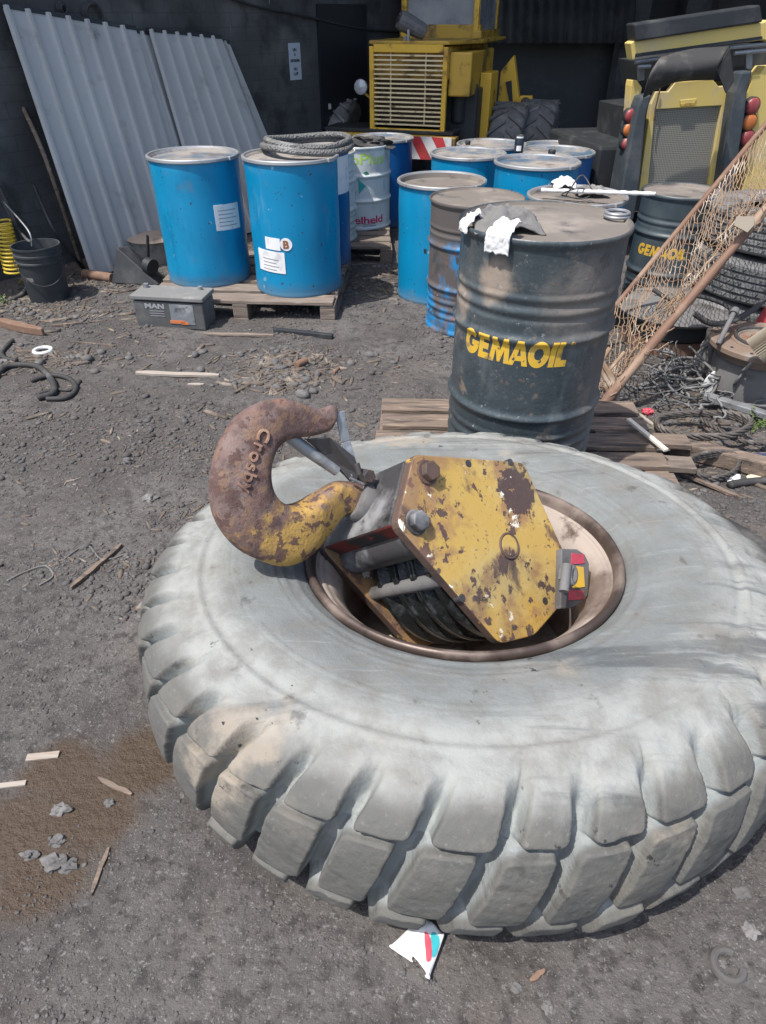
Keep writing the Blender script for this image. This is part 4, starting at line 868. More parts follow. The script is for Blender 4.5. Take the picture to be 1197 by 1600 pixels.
# battery with faded writing
p0, p1 = on(215, 508), on(322, 514); dx = p1 - p0; L_ = float(np.hypot(dx[0], dx[1])); rz = math.atan2(dx[1], dx[0]); hb_ = .195; db = .20
t = thing("truck_battery", "grey dusty truck battery with faded label, standing before the left drum", "battery", ((p0[0] + p1[0]) / 2 - math.sin(rz) * db / 2, (p0[1] + p1[1]) / 2 + math.cos(rz) * db / 2, (p0[2] + p1[2]) / 2 - .004), rz)
obj("case", G().box((0, 0, hb_ / 2 - .01), (L_, db, hb_ - .02)), m_batt, t, bev=.008)
obj("lid", G().box((0, 0, hb_ + .005), (L_ + .02, db + .02, .03)), m_battl, t, bev=.007)
obj("terminal", G().cyl((-L_ * .42, .05, hb_ + .02), (-L_ * .42, .05, hb_ + .045), .018, 14), m_galv, t, True); obj("terminal", G().cyl((L_ * .36, .06, hb_ + .02), (L_ * .36, .06, hb_ + .04), .016, 14), m_galv, t, True)
obj("paper_label", G().box((.09, -db / 2 - .001, .10), (.16, .003, .13)), mat("faded_label", (.17, .185, .20), .7, 0, [((.34, .34, .34), 14, .5, .7), ((.05, .055, .06), 10, .56, .7)]), t)
obj("print", G().box((.05, -db / 2 - .003, .05), (.10, .003, .02)).box((.10, -db / 2 - .003, .043), (.05, .003, .016)), mat("orange_flame_print", (.62, .16, .04), .7, 0, [((.25, .2, .18), 40, .5, .6)]), t)
def flat_text(par, s, c, wd_, hg, m, bold=.02, ax=(1, 0, 0), up=(0, 0, 1), nrm=(0, -1, 0), name="lettering", th=.0015, sp=1.0):
    T = text_geo(s, bold, sp, sub=.5); a = T[0]; W = a[:, 0].max() - a[:, 0].min(); Hh = a[:, 1].max() - a[:, 1].min(); c, ax, up, nrm = map(np.array, (c, ax, up, nrm))
    return obj(name, letter_solid(T, lambda x, y, k: c + ax * (x / W * wd_) + up * (y / Hh * hg) + nrm * (th if k else -th)), m, par)
flat_text(t, "MAN", (-.09, -db / 2 - .001, .148), .13, .032, mat("faded_grey_print", (.30, .31, .32), .7), .04)
for k in range(3): obj("print", G().box((-.08, -db / 2 - .001, .115 - k * .016), (.10, .002, .005)), mat("faded_grey_print", (.2, .21, .22), .7), t)
# notice on the wall and coiled cable hanging there
c = onwall(460, 96, .004); tz_ = twall(452, 96, .004)[0], twall(470, 96, .004)[0]; zz = twall(460, 67, .004)[1], twall(460, 125, .004)[1]
cw = WA + WD * (sum(tz_) / 2) + WN * .004; t = thing("paper_notice", "pale paper notice with black printed lines on the dark wall", "notice", (cw[0], cw[1], sum(zz) / 2), math.atan2(WD[1], WD[0]))
wN, hN = (tz_[1] - tz_[0]), zz[0] - zz[1]
obj("sheet", G().box((0, 0, 0), (wN, .003, hN)), mat("notice_paper", (.40, .45, .50), .8), t)
for s, zf, wf in (("UN", .32, .3), ("A", .20, .12), ("SUDURAMA", .03, .8), ("NU", -.20, .3), ("LUP", -.33, .4)):
    flat_text(t, s, (0, -.0025, zf * hN), wf * wN, hN * .085, m_black, .02)
for (px, py, rr_, lb) in ((146, 24, .085, "black cable coil hanging on wall above the leaning sheets, larger one"), (98, 14, .04, "small black cable loop on the wall above the leaning sheets")):
    c = onwall(px, py, .03); g = G()
    for k in range(4): g.tube([c + np.array([*(WD * math.cos(t_) * (rr_ - .006 * k)), math.sin(t_) * (rr_ - .005 * k)]) + np.array([*(WN * (.01 * k - .01)), 0]) for t_ in np.linspace(0, 2 * math.pi, 28, endpoint=False)], .007, 6, True)
    obj("cable_coil", g, m_black, None, True, cat="cable", label=lb, ang=180)
g = G(); pts = [onwall(px, py, .03) for px, py in ((350, -6), (400, 10), (470, 24), (560, 44), (640, 52))]; g.tube(crom(pts, 8), .012, 6); obj("wall_cable", g, m_black, None, True, cat="cable", label="black cable sagging along the dark wall towards the loader", ang=180)

# ================================================================== YELLOW LOADER inside the workshop
def frame(P0, tang):
    x = Vector((tang[0], tang[1], 0)).normalized(); z = Vector((0, 0, 1)); y = z.cross(x)
    return Matrix(((x.x, y.x, 0, P0[0]), (x.y, y.y, 0, P0[1]), (x.z, y.z, 1, P0[2]), (0, 0, 0, 1)))
LP = aty(640, 140, 7.8); LT_ = np.array([.94, -.30]); LT_ /= np.linalg.norm(LT_)
LM = frame((LP[0], LP[1], 0), LT_); LMi = LM.inverted()
ld = thing("yellow_loader", "old yellow wheel loader with slatted grille parked inside the dark workshop", "loader", M=LM)
LNV = np.array([-LT_[1] * -1, LT_[0] * -1, 0]); LNV = np.array([LT_[1], -LT_[0], 0])
def lf(x, y, d=0.0):      # image point on the loader's front plane pushed back by d -> local
    P = np.array([LP[0], LP[1], 0]) - LNV * d
    return LMi @ Vector(onplane(x, y, P, LNV))
gl = [lf(583, 72), lf(706, 80), lf(690, 206), lf(574, 198)]
x0, x1 = (gl[0].x + gl[3].x) / 2, (gl[1].x + gl[2].x) / 2; zt_, zb_ = gl[0].z, gl[2].z
GW, GHt = x1 - x0, zt_ - zb_; xm = (x0 + x1) / 2
fr_ = G(); bw = .045
fr_.box((x0 + bw / 2, .0, (zt_ + zb_) / 2), (bw, .05, GHt)).box((x1 - bw / 2, 0, (zt_ + zb_) / 2), (bw, .05, GHt)).box((xm, 0, zt_ - bw / 2 + .012), (GW - 2 * bw, .054, bw + .03)).box((xm, 0, zb_ + bw / 2 - .02), (GW - 2 * bw, .054, bw - .02))
grl = obj("grille", fr_, m_lyel, ld, bev=.006)
for i in range(16):
    z = zb_ + .05 + (GHt - .12) * i / 15
    obj("slat", G().box((xm, -.005, z), (GW - 2 * bw - .004, .02, .013)), m_slat, grl)
for k in (.27, .72): obj("grille_bar", G().box((x0 + GW * k, .012, (zt_ + zb_) / 2), (.012, .012, GHt - .09)), m_slat, grl)
obj("radiator", G().box((xm, .11, (zt_ + zb_) / 2), (GW - .12, .06, GHt - .1)), mat("brown_radiator_core", (.10, .06, .03), .7, 0, [((.03, .02, .015), 60, .45, .55, dict(st=(6, 1, .3))), ((.28, .19, .08), 3, .52, .7)], [(80, .5, .004, dict(st=(6, 1, .2)))]), ld)
obj("engine_hood", G().box((xm, 1.0, zt_ - .13), (GW + .02, 1.9, .27)).box((x0 + .02, .9, (zt_ + zb_) / 2), (.04, 1.7, GHt - .03)), m_lyeld, ld, bev=.02)
hx = x1 + .01
obj("side_panel", G().box((hx + .10, .62, zt_ - .22), (.22, 1.15, .36)).box((hx + .09, 1.10, zb_ + .33), (.20, .42, .62)), m_lyeld, ld, bev=.015)
obj("hood_top", G().prism([(x0 - .0, -.03, zt_ + .016), (x1 + .01, -.03, zt_ + .016), (x1 + .22, .5, zt_ + .016), (x1 + .22, 1.9, zt_ + .016), (x0, 1.9, zt_ + .016)], (0, 0, .03)), m_lyeld, ld, bev=.008)
obj("engine_block", G().box((xm + .2, .8, zb_ + .1), (GW + .1, 1.0, .5)).cyl((x1 + .06, .3, zb_ + .05), (x1 + .06, .3, zb_ + .42), .07, 16), m_black, ld, bev=.02)
c_ = lf(756, 172, .72); obj('side_column', G().box((c_.x, .75, zb_ + .16), (.17, .40, .62)), m_lyel, ld, bev=.012)
for k in (.35, .9): obj("latch", G().box((hx + .215, k, zt_ - .36), (.02, .03, .09)), m_bedge, ld)
# cab
cy0 = 1.05
ca, cb = lf(632, 40, cy0), lf(744, 40, cy0); zc0 = zt_ + .05; zc1 = zc0 + 1.35
cabw = cb.x - ca.x; obj("cab_glass", G().box(((ca.x + cb.x) / 2, cy0 + .03, (zc0 + zc1) / 2), (cabw - .06, .02, zc1 - zc0)), m_glass, ld)
for xx in (ca.x, cb.x): obj("cab_post", G().box((xx, cy0, (zc0 + zc1) / 2), (.055, .07, zc1 - zc0)), m_lyel, ld, bev=.008)
obj("cab_post", G().box((cb.x + .02, cy0 + 1.0, (zc0 + zc1) / 2), (.05, .07, zc1 - zc0)), m_lyel, ld, bev=.008)
obj("side_glass", G().box((cb.x + .02, cy0 + .5, (zc0 + zc1) / 2), (.02, .9, zc1 - zc0)), m_glass, ld)
obj("cab_base", G().box(((ca.x + cb.x) / 2, cy0 + .05, zc0 + .04), (cabw + .1, .12, .14)).box((cb.x + .02, cy0 + .5, zc0 + .0), (.1, 1.1, .12)), m_lyeld, ld, bev=.01)
obj("cab_roof", G().box(((ca.x + cb.x) / 2 + .02, cy0 + .55, zc1 + .05), (cabw + .25, 1.4, .1)), m_lyel, ld, bev=.02)
obj("seat", G().box(((ca.x + cb.x) / 2, cy0 + .6, zc0 + .25), (.45, .14, .5)).box(((ca.x + cb.x) / 2, cy0 + .4, zc0 + .05), (.45, .45, .12)), m_black, ld, bev=.03)
# work lamp on the hood, round headlamp
c = lf(638, 48, .02); g = G(); A_ = Vector((-.10, -.06, .055)); B_ = Vector((.13, .06, -.055)); cc = Vector((c.x, .10, zt_ + .16))
g.tube([cc + A_, cc + A_ * .6, cc + B_ * .7, cc + B_], [.075, .085, .072, .06], 14); wl = obj("work_lamp", g, mat("grey_lamp_housing", (.11, .11, .115), .5, 0, [((.2, .2, .2), 6, .5, .7)]), ld, bev=.01)
obj("lamp_bracket", G().box((cc.x + .0, .03, zt_ + .10), (.022, .02, .16)).box((cc.x - .05, .10, zt_ + .045), (.03, .03, .06)), m_galv, wl)
obj("lamp_socket", G().cyl(cc + A_ * 1.0, cc + A_ * 1.12, .03, 14), m_black, wl)
c = lf(563, 136, -.03); g = G(); g.cyl((c.x, -.02, c.z), (c.x, .10, c.z), .068, 24, .045); hl = obj("headlamp", g, m_galv, ld, True)
g = G(); g.lathe([(0, -.022), (.035, -.018), (.06, -.008), (.064, 0)], 24, Matrix.Translation((c.x, -.02, c.z)) @ Matrix.Rotation(R_(-90), 4, 'X') @ Matrix.Scale(1, 4)); obj("lens", g, m_lens, hl, True)
obj("lamp_bracket", G().beam((c.x + .02, .05, c.z - .06), (c.x + .12, .08, c.z - .13), .03, .02), m_lyeld, hl)
# bumper with red and white chevrons
b0, b1, bz0, bz1 = lf(524, 200, -.12), lf(712, 226, -.12), lf(640, 244, -.12).z, lf(640, 212, -.12).z
byf = -.14; obj("bumper", G().box(((b0.x + b1.x) / 2, byf + .08, (bz0 + bz1) / 2), (b1.x - b0.x, .14, bz1 - bz0)), m_lyeld, ld, bev=.01)
obj("bumper_step", G().box(((b0.x + b1.x) / 2 - .1, .2, bz1 + .02), (b1.x - b0.x + .1, .5, .03)), m_black, ld, bev=.005)
m_chw, m_chr = mat("chevron_white", (.60, .59, .57), .6, 0, [((.35, .33, .3), 7, .5, .72)]), mat("chevron_red", (.45, .035, .04), .6, 0, [((.25, .05, .04), 7, .5, .72)])
pl0, pl1 = lf(600, 228, -.12).x, lf(704, 228, -.12).x; pb_ = bz0 - .02
for (xa, xb) in ((lf(561, 220, -.12).x, lf(618, 220, -.12).x), (lf(640, 225, -.12).x, lf(706, 225, -.12).x)):
    pn = obj("chevron_plate", G().box(((xa + xb) / 2, byf + .004, (bz1 + pb_) / 2), (xb - xa, .006, bz1 - pb_)), m_chw, ld); hh = bz1 - pb_; wst = .115
    k = xa
    while k < xb:
        P = [(k, bz1), (k + wst, bz1), (k + wst + hh * .62, pb_), (k + hh * .62, pb_)]
        P = [(min(max(a, xa + .001), xb - .001), z) for a, z in P]
        if P[1][0] - P[0][0] > .01: obj("red_stripe", G().prism([(a, byf - .001, z) for a, z in P], (0, -.002, 0)), m_chr, pn)
        k += 2 * wst
# wheels
def agri_wheel(par, c, R0, W0, axis, name="wheel", nl=18, m=None, rot=0.0):
    prof = [(.5, .42), (.78, .5), (.92, .48), (.985, .40), (1, .2), (1, -.2), (.985, -.40), (.92, -.48), (.78, -.5), (.5, -.42)]
    ax = Vector(axis).normalized(); u = ax.orthogonal().normalized(); v = ax.cross(u); M = Matrix(((u.x, v.x, ax.x, c[0]), (u.y, v.y, ax.y, c[1]), (u.z, v.z, ax.z, c[2]), (0, 0, 0, 1)))
    w_ = obj(name, G().lathe([(r * R0 * .96, z * W0) for r, z in prof], 64, M), m or m_truckt, par, True)
    g = G()
    for s in (1, -1):
        for i in range(nl):
            a0 = 2 * math.pi * (i + (0 if s > 0 else .5)) / nl + rot; pts = []
            for t in np.linspace(0, 1, 6): aa = a0 + .30 * t; pts.append((aa, s * W0 * (.02 + .47 * t)))
            for (aa, z), (ab_, zb2) in zip(pts[:-1], pts[1:]):
                P = []
                for (q, zz, rr_) in ((aa, z, R0 * .95), (aa + .09, z, R0 * .95), (ab_ + .09, zb2, R0 * .95), (ab_, zb2, R0 * .95)): P.append(M @ Vector((rr_ * math.cos(q), rr_ * math.sin(q), zz)))
                Q = []
                for (q, zz, rr_) in ((aa + .012, z, R0), (aa + .078, z, R0), (ab_ + .078, zb2, R0), (ab_ + .012, zb2, R0)): Q.append(M @ Vector((rr_ * math.cos(q), rr_ * math.sin(q), zz)))
                g.add(P + Q, [(3, 2, 1, 0), (4, 5, 6, 7), (0, 1, 5, 4), (1, 2, 6, 5), (2, 3, 7, 6), (3, 0, 4, 7)])
    obj("tread_lugs", g, m or m_truckt, w_)
    obj("rim", G().lathe([(R0 * .5, W0 * .42), (R0 * .47, W0 * .3), (R0 * .45, 0), (0, 0)], 40, M), m_lyeld, w_, True)
for (px, py, Y) in ((800, 172, .9), (846, 174, 1.25)):
    c = lf(px, py, Y); R0 = .46; agri_wheel(ld, (c.x, c.y, R0 + .0), R0 * .97, .36, (1, 0, .0), m=m_truckt)
c = lf(534, 178, .7); agri_wheel(ld, (c.x, c.y, .46), .45, .34, (1, 0, 0))
# lift arm at the right
a0, a1_, a2_ = lf(795, 88, 1.3), lf(805, 150, 1.3), lf(830, 165, 1.3)
obj("lift_arm", G().prism([lf(782, 112, 1.3), lf(803, 86, 1.3), lf(808, 130, 1.3), lf(813, 168, 1.3), lf(776, 176, 1.3)], (0, .12, 0)), m_lyel, ld, bev=.01)
obj("arm_bracket", G().prism([lf(813, 150, 1.25), lf(831, 150, 1.25), lf(832, 178, 1.25), lf(795, 180, 1.25), lf(795, 170, 1.25)], (0, .1, 0)), m_lyel, ld, bev=.01)
c = lf(821, 160, 1.24); obj("arm_pin", G().cyl((c.x, c.y - .02, c.z), (c.x, c.y + .05, c.z), .05, 20), m_bedge, ld, True)
obj("arm_slot", G().prism([lf(790, 128, 1.28), lf(799, 126, 1.28), lf(801, 158, 1.28), lf(796, 160, 1.28)], (0, .02, 0)), m_black, ld)

# ================================================================== YELLOW ROLLER / MACHINE at the right
QP = aty(1075, 200, 6.1); QT = np.array([.985, .17]); QT /= np.linalg.norm(QT); QN = np.array([QT[1], -QT[0], 0]); QM = frame((QP[0], QP[1], 0), QT); QMi = QM.inverted()
mc = thing("yellow_machine", "rear of a yellow road machine with mesh grille and round red lamps, at right", "machine", M=QM)
def qf(x, y, d=0.0): return QMi @ Vector(onplane(x, y, np.array([QP[0], QP[1], 0]) - QN * d, QN))
ZG = lambda x, y: (980 + x * 217 / 1197, y * 200 / 1103)       # coordinates measured in an enlarged view of the photograph
ZH = lambda x, y: (897 + x / 3.99, 200 + y / 3.99)
def plate(name, pts, d, th, m, par=None, bev=.006): return obj(name, G().prism([qf(x, y, d) for x, y in pts], (0, th, 0)), m, par or mc, bev=bev)
# body shell: frame around the grille
plate("rear_shell", [ZG(205, 900), ZG(250, 790), ZG(355, 790), ZG(420, 705), ZG(735, 680), ZG(790, 745), ZG(935, 735), (1143, 170), (1118, 300), (1105, 300), ZG(815, 910), ZG(240, 945), (1012, 300), (998, 300)], 0, .05, m_ryel)
plate("rear_body", [(1012, 175), (1128, 165), (1108, 330), (990, 330)], .10, .9, m_black)
plate("badge_recess", [ZG(455, 865), ZG(600, 850), ZG(580, 905), ZG(462, 918)], -.006, .01, m_ryel, bev=.002)
plate("nameplate", [ZG(462, 895), ZG(586, 882), ZG(580, 905), ZG(464, 917)], -.012, .006, m_gold, bev=0)
# wire mesh grille
A_, B_, C_, D_ = qf(*ZG(244, 952), .03), qf(*ZG(812, 915), .03), qf(1104, 302, .03), qf(1010, 302, .03); g = G()
for i in range(41): t = i / 40; g.tube([A_ + (B_ - A_) * t, D_ + (C_ - D_) * t], .0042, 4)
for i in range(47): t = i / 46; g.tube([A_ + (D_ - A_) * t, B_ + (C_ - B_) * t], .0042, 4)
obj("mesh_grille", g, mat("grey_grille_wire", (.30, .285, .24), .6, .2), mc)
g = G(); g.tube([qf(*ZG(285, 760), -.02), qf(*ZG(245, 930), -.02), qf(*ZG(232, 1040), -.02)], .006, 6); obj("hanging_wire", g, m_bedge, mc)
# dark curved pillars
for pts in ([ZG(130, 830), ZG(215, 815), ZG(165, 1000), ZG(140, 1250), (998, 300), (990, 345), (962, 345), (976, 270), ZG(55, 1090), ZG(95, 920)], [ZG(985, 620), ZG(1085, 610), ZG(1035, 800), ZG(1015, 1000), (1156, 230), (1146, 305), (1123, 305), (1140, 190), ZG(920, 800)]):
    plate("dark_pillar", pts, -.10, .22, mat("slate_pillar_paint", (.045, .056, .066), .5, 0, [((.09, .095, .10), 4, .5, .7)]), bev=.014)
# side panels with lamps
plate("side_panel", [ZG(45, 690), ZG(85, 690), ZG(130, 755), ZG(100, 900), ZG(60, 1000), (982, 245), (974, 245), ZG(20, 940), ZG(35, 740)], .02, .10, m_ryel)
plate("side_panel", [ZG(1085, 650), ZG(1150, 640), ZG(1197, 575), ZG(1420, 560), (1240, 300), (1160, 300), (1168, 260), ZG(1010, 1090), ZG(1040, 800)], .02, .5, m_ryel)
def lamp(x, y, r, m):
    c = qf(x, y, -.02); M = Matrix.Translation(c) @ Matrix.Rotation(R_(90), 4, 'X'); o = obj("round_lamp", G().lathe([(r * 1.05, -.05), (r * 1.05, 0), (r * .97, .010), (r * .8, .017), (r * .4, .021), (0, .022)], 32, M), m, mc, True, ang=50)
    obj("lamp_ring", G().lathe([(r * 1.05, -.05), (r * 1.14, -.045), (r * 1.14, -.002), (r * 1.06, .002)], 32, M), m_black, o, True)
for x, y, m in ((1176.5, 166, m_redl), (1171.5, 191, m_oral), (1168, 216, m_redl)): lamp(x, y, .057, m)
for x, y, m in ((986, 181, m_redl), (983, 203, m_oral), (980.5, 225, m_redl)): lamp(x, y, .046, m)
plate("reflector", [(977, 234), (986, 233), (984, 247), (976, 248)], -.02, .012, m_cream, bev=0)
# roof bar, yellow strip, rails, rubber flap
plate("roof_bar", [ZG(62, 205), ZG(1150, 40), ZG(1172, 190), ZG(75, 360)], -.06, .14, m_black, bev=.012)
plate("yellow_strip", [ZG(28, 372), ZG(75, 345), ZG(1172, 192), ZG(1240, 170), ZG(1260, 365), ZG(1180, 345), ZG(75, 470), ZG(66, 512), ZG(48, 515)], -.03, .10, m_ryel)
plate("dark_slot", [ZG(75, 462), ZG(1165, 312), ZG(1168, 338), ZG(90, 492)], -.036, .05, m_black, bev=0)
g = G()
for a, b in ((ZG(65, 535), ZG(265, 508)), (ZG(875, 412), ZG(1250, 375)), (ZG(90, 578), ZG(200, 572)), (ZG(920, 460), ZG(1250, 430))): obj('rail', G().tube([qf(*a, .0), qf(*b, .0)], .014, 8), m_galv, mc, True)

plate("inner_panel", [ZG(80, 520), ZG(1230, 380), ZG(1230, 640), ZG(1080, 660), ZG(240, 780), ZG(100, 760)], .16, .3, m_black)
for pp in ([ZG(1025, 420), ZG(1085, 415), ZG(1080, 610), ZG(1025, 590)], [ZG(100, 600), ZG(150, 595), ZG(150, 690), ZG(100, 700)]): obj("bracket", G().prism([qf(*q_, .08) for q_ in pp], (0, .03, 0)), m_galv, mc, bev=.004)
# flap: a bent sheet
rows = [[ZG(290, 490), ZG(560, 420), ZG(880, 400)], [ZG(240, 560), ZG(560, 540), ZG(820, 500)], [ZG(185, 680), ZG(560, 640), ZG(775, 605)], [ZG(140, 845), ZG(400, 715), ZG(760, 690)]]
P = [[qf(*p, -.16 - .10 * math.sin(i / 3 * math.pi)) for p in crom(np.array(r), 8)] for i, r in enumerate(rows)]; P = np.array([[tuple(q) for q in r] for r in P]); P = np.stack([crom(P[:, j], 5) for j in range(P.shape[1])], 1)
n_, m_ = P.shape[:2]; F = [(i * m_ + j, i * m_ + j + 1, (i + 1) * m_ + j + 1, (i + 1) * m_ + j) for i in range(n_ - 1) for j in range(m_ - 1)]
o = obj("rubber_flap", (P.reshape(-1, 3).tolist(), F), m_rubber, mc, True, ang=60); o.modifiers.new("sheet", 'SOLIDIFY').thickness = .01
plate("folded_flap", [ZG(775, 605), ZG(885, 415), ZG(925, 700), ZG(855, 805)], -.24, .012, m_rubber, bev=0)
# chassis and wheels hidden mostly behind the drums
obj("chassis", G().box((.1, .7, .55), (1.5, 1.1, .5)), m_black, mc, bev=.03)
for xx in (.9,): agri_wheel(mc, (xx, .8, .52), .52, .32, (1, 0, 0))

# ================================================================== NET FRAME
pA0, pA1 = on(928, 652) + [0, 0, .02], atz(1199, 322, .92)
pB0 = on(905, 548) + np.array([0, .0, .02]); pB1 = atz(1199, 192, 1.18)
nf = thing("net_frame", "wooden frame of two long poles with torn tan netting leaning over the tyres", "net", tuple(pA0))
no = tuple(pA0)
dA, dB = pA1 - pA0, pB1 - pB0; pA2, pB2 = pA0 + dA * 1.25, pB0 + dB * 1.2
g = G(); g.tube([pA0 + (pA2 - pA0) * t + np.array([0, 0, .012 * math.sin(t * 5)]) for t in np.linspace(0, 1, 14)], list(np.linspace(.026, .020, 14) + .003 * np.sin(np.arange(14) * 2.1)), 12); obj("pole", g, m_pole, nf, True, off=no)
g = G(); g.tube([pB0 + (pB2 - pB0) * t for t in np.linspace(0, 1, 10)], .0165, 12); obj("pole", g, m_pole, nf, True, off=no)
def npt(s, t):
    a = pB0 + (pB2 - pB0) * s; b = pA0 + (pA2 - pA0) * (s * .98); sag = .10 * math.sin(math.pi * t) + .05 * math.sin(s * 17) * math.sin(math.pi * t)
    w1 = .012 * (float(fbm(np.array(s * 40), np.array(t * 7), 2)) - .4)
    return a + (b - a) * t + np.array([w1, .07 * math.sin(math.pi * t) + w1 * 2, -sag * .8 - .02 * math.sin(s * 60) * t])
g = G(); NS, NTt = 96, 14
def hole(s, t): return ((s - .34) / .055) ** 2 + ((t - .62) / .22) ** 2 < 1 or ((s - .20) / .03) ** 2 + ((t - .55) / .10) ** 2 < 1
def sq(s, t): return s + .012 * math.sin(9 * t + s * 20), t ** (1.0 - .25 * math.sin(s * 9) ** 2)
for i in range(NS):
    for j in range(NTt):
        s0, s1 = i / NS, (i + 1) / NS; t0, t1 = j / NTt, (j + 1) / NTt
        if (i + j) % 2 == 0: a, b = (s0, t0), (s1, t1)
        else: a, b = (s0, t1), (s1, t0)
        if hole((s0 + s1) / 2, (t0 + t1) / 2): continue
        pa_, pb2 = npt(*sq(*a)), npt(*sq(*b)); mdl = (pa_ + pb2) / 2 + rng.normal(size=3) * .0045
        g.tube([pa_, mdl, pb2], .0023, 4, cap=False)
for k in range(80):      # loose bunched cords along the lower pole
    s = random.uniform(.03, .95); t = random.uniform(.72, 1.04); P = [npt(s, t)]
    for _ in range(5): P.append(P[-1] + (pA1 - pA0) / np.linalg.norm(pA1 - pA0) * random.uniform(.01, .05) + rng.normal(size=3) * .016)
    g.tube(P, .0028, 4, cap=False)
for k in range(5):
    s = .30 + .05 * k + random.uniform(-.02, .02); t = random.uniform(.55, .8); c = npt(s, t); e = rng.normal(size=3) * .3 + np.array([.5, -.3, .2])
    g.tube([c + (dA / np.linalg.norm(dA)) * .045 * math.cos(q_) + e / np.linalg.norm(e) * .022 * math.sin(q_) for q_ in np.linspace(0, 5.2, 16)], .005, 5)
obj("netting", g, m_net, nf, off=no)
c = pA0 + dA * .90; q = [onplane(x, y, c + [0, -.05, 0], np.array([.3, -.8, .5])) for x, y in ((1151, 338), (1180, 338), (1178, 352), (1168, 363), (1147, 352))]
obj("cord_plate", G().prism([Vector(p) for p in q], (.002, .008, -.004)), mat("beige_board", (.33, .28, .215), .9), nf, off=no)
g = G()
for k in range(3): g.tube([pA0 + np.array([.05 + .03 * k + .05 * math.sin(s * 5 + k), .06 + .10 * s, .02 + .30 * s - .02 * k]) for s in np.linspace(0, 1, 12)], .016 - .003 * k, 8)
obj("rope_tail", g, m_net, nf, True, off=no)

# ================================================================== RIGHT HAND SCRAP CORNER
def flat_tyre(label, c, R0, W0, grp=None, nl=44, tilt=(0, 0), m=None, ribs=4):
    M = Matrix.Translation(c) @ Matrix.Rotation(tilt[0], 4, 'X') @ Matrix.Rotation(tilt[1], 4, 'Y')
    t = thing("truck_tyre", label, "tyre", M=M, group=grp); h = W0 / 2
    prof = [(.56, .62), (.60, .80), (.72, 1.0), (.86, .98), (.95, .88), (.985, .80)]; pr_ = [(r * R0, z * h + h) for r, z in prof]
    zr = np.linspace(.78, -.78, 41)
    for z in zr:
        f_ = (z + .8) / 1.6 * (ribs + 1); gq = abs(f_ - round(f_)); d = .010 * (1 - min(1, gq / .10)) if 0 < round(f_) < ribs + 1 else 0; pr_.append((R0 * (1 - .012 * z * z) - d, z * h + h))
    pr_ += [(r * R0, -z * h + h) for r, z in prof[::-1]]
    obj("carcass", G().lathe(pr_, 96), m or m_truckt, t, True, ang=35)
    g = G()
    for r_ in range(ribs + 1):
        z0 = (-.78 + 1.56 * r_ / (ribs + 1)) * h + h + .010; z1_ = (-.78 + 1.56 * (r_ + 1) / (ribs + 1)) * h + h - .010
        for i in range(nl):
            a = 2 * math.pi * (i + .5 * (r_ % 2)) / nl; b = a + 2 * math.pi / nl * .88; sk = .03
            P = [((R0 + e) * math.cos(q), (R0 + e) * math.sin(q), z) for e in (-.012, .007) for q, z in ((a, z0), (b, z0), (b + sk, z1_), (a + sk, z1_))]
            g.add(P, [(3, 2, 1, 0), (4, 5, 6, 7), (0, 1, 5, 4), (1, 2, 6, 5), (2, 3, 7, 6), (3, 0, 4, 7)])
    obj("tread_blocks", g, m or m_truckt, t)
    return t
tc0 = np.array([2.44, 4.35]); gz0 = gz(*tc0)
flat_tyre("dusty black truck tyre at the bottom of the stack under the net", (tc0[0], tc0[1], gz0), .50, .26, "stacked truck tyres")
flat_tyre("dusty black truck tyre in the middle of the stack under the net", (tc0[0] + .03, tc0[1] - .02, gz0 + .262), .50, .25, "stacked truck tyres", tilt=(.01, .02))
flat_tyre("dusty black truck tyre on top of the stack under the net", (tc0[0] + .05, tc0[1] + .02, gz0 + .52), .50, .24, "stacked truck tyres", tilt=(-.015, .02))
p = on(1215, 565); flat_tyre("chunky block-treaded tyre at the right edge below the stack", (p[0] + .15, p[1] + .25, p[2]), .40, .22, None, 26, (.06, -.05), m_rubber, 3)
# cut open drum / tub
p = on(1068, 556); t = thing("steel_tub", "round dark steel tub with grey rolled lip, in front of the tyre stack", "tub", (p[0], p[1] + .30, p[2] - .004))
m_tubin = mat("grey_tub_inside", (.15, .145, .14), .8, 0, [((.08, .075, .07), 5, .5, .7)])
obj("body", G().lathe([(.0, .004), (.27, 0), (.28, .10), (.285, .105), (.30, .11), (.31, .20)], 72), m_black, t, True, ang=50)
obj("lip", G().lathe([(.31, .20), (.335, .205), (.345, .222), (.335, .235), (.315, .232), (.26, .245), (.0, .25)], 72), m_tubin, t, True, ang=60)
obj("rusty_base", G().lathe([(.274, .002), (.284, .006), (.290, .09), (.282, .095)], 72), m_dirtyrust, t, True)
hose("rubber_hose", [(1020, 452, 3.75), (1050, 468, 3.7), (1090, 463, 3.75), (1130, 475, 3.7), (1150, 492, 3.6)], .012, m_rubber, "black hose lying across the round steel tub")
hose("rubber_hose", [(1085, 490, 3.55), (1110, 505, 3.5), (1140, 503, 3.5), (1175, 485, 3.6), (1192, 470, 3.7)], .016, m_rubber, "grey hose curling from the tub up to the tyre stack")
g = G(); a, b = aty(1122, 538, 3.3), aty(1147, 488, 3.45); g.tube([a, b], [.013, .013], 12); g.tube([b - (b - a) * .04, b + (b - a) * .10], [.023, .021], 12); obj("iron_lever", g, m_castg, None, True, bev=.003, cat="lever", label="grey iron lever with round head leaning between tub and hub")
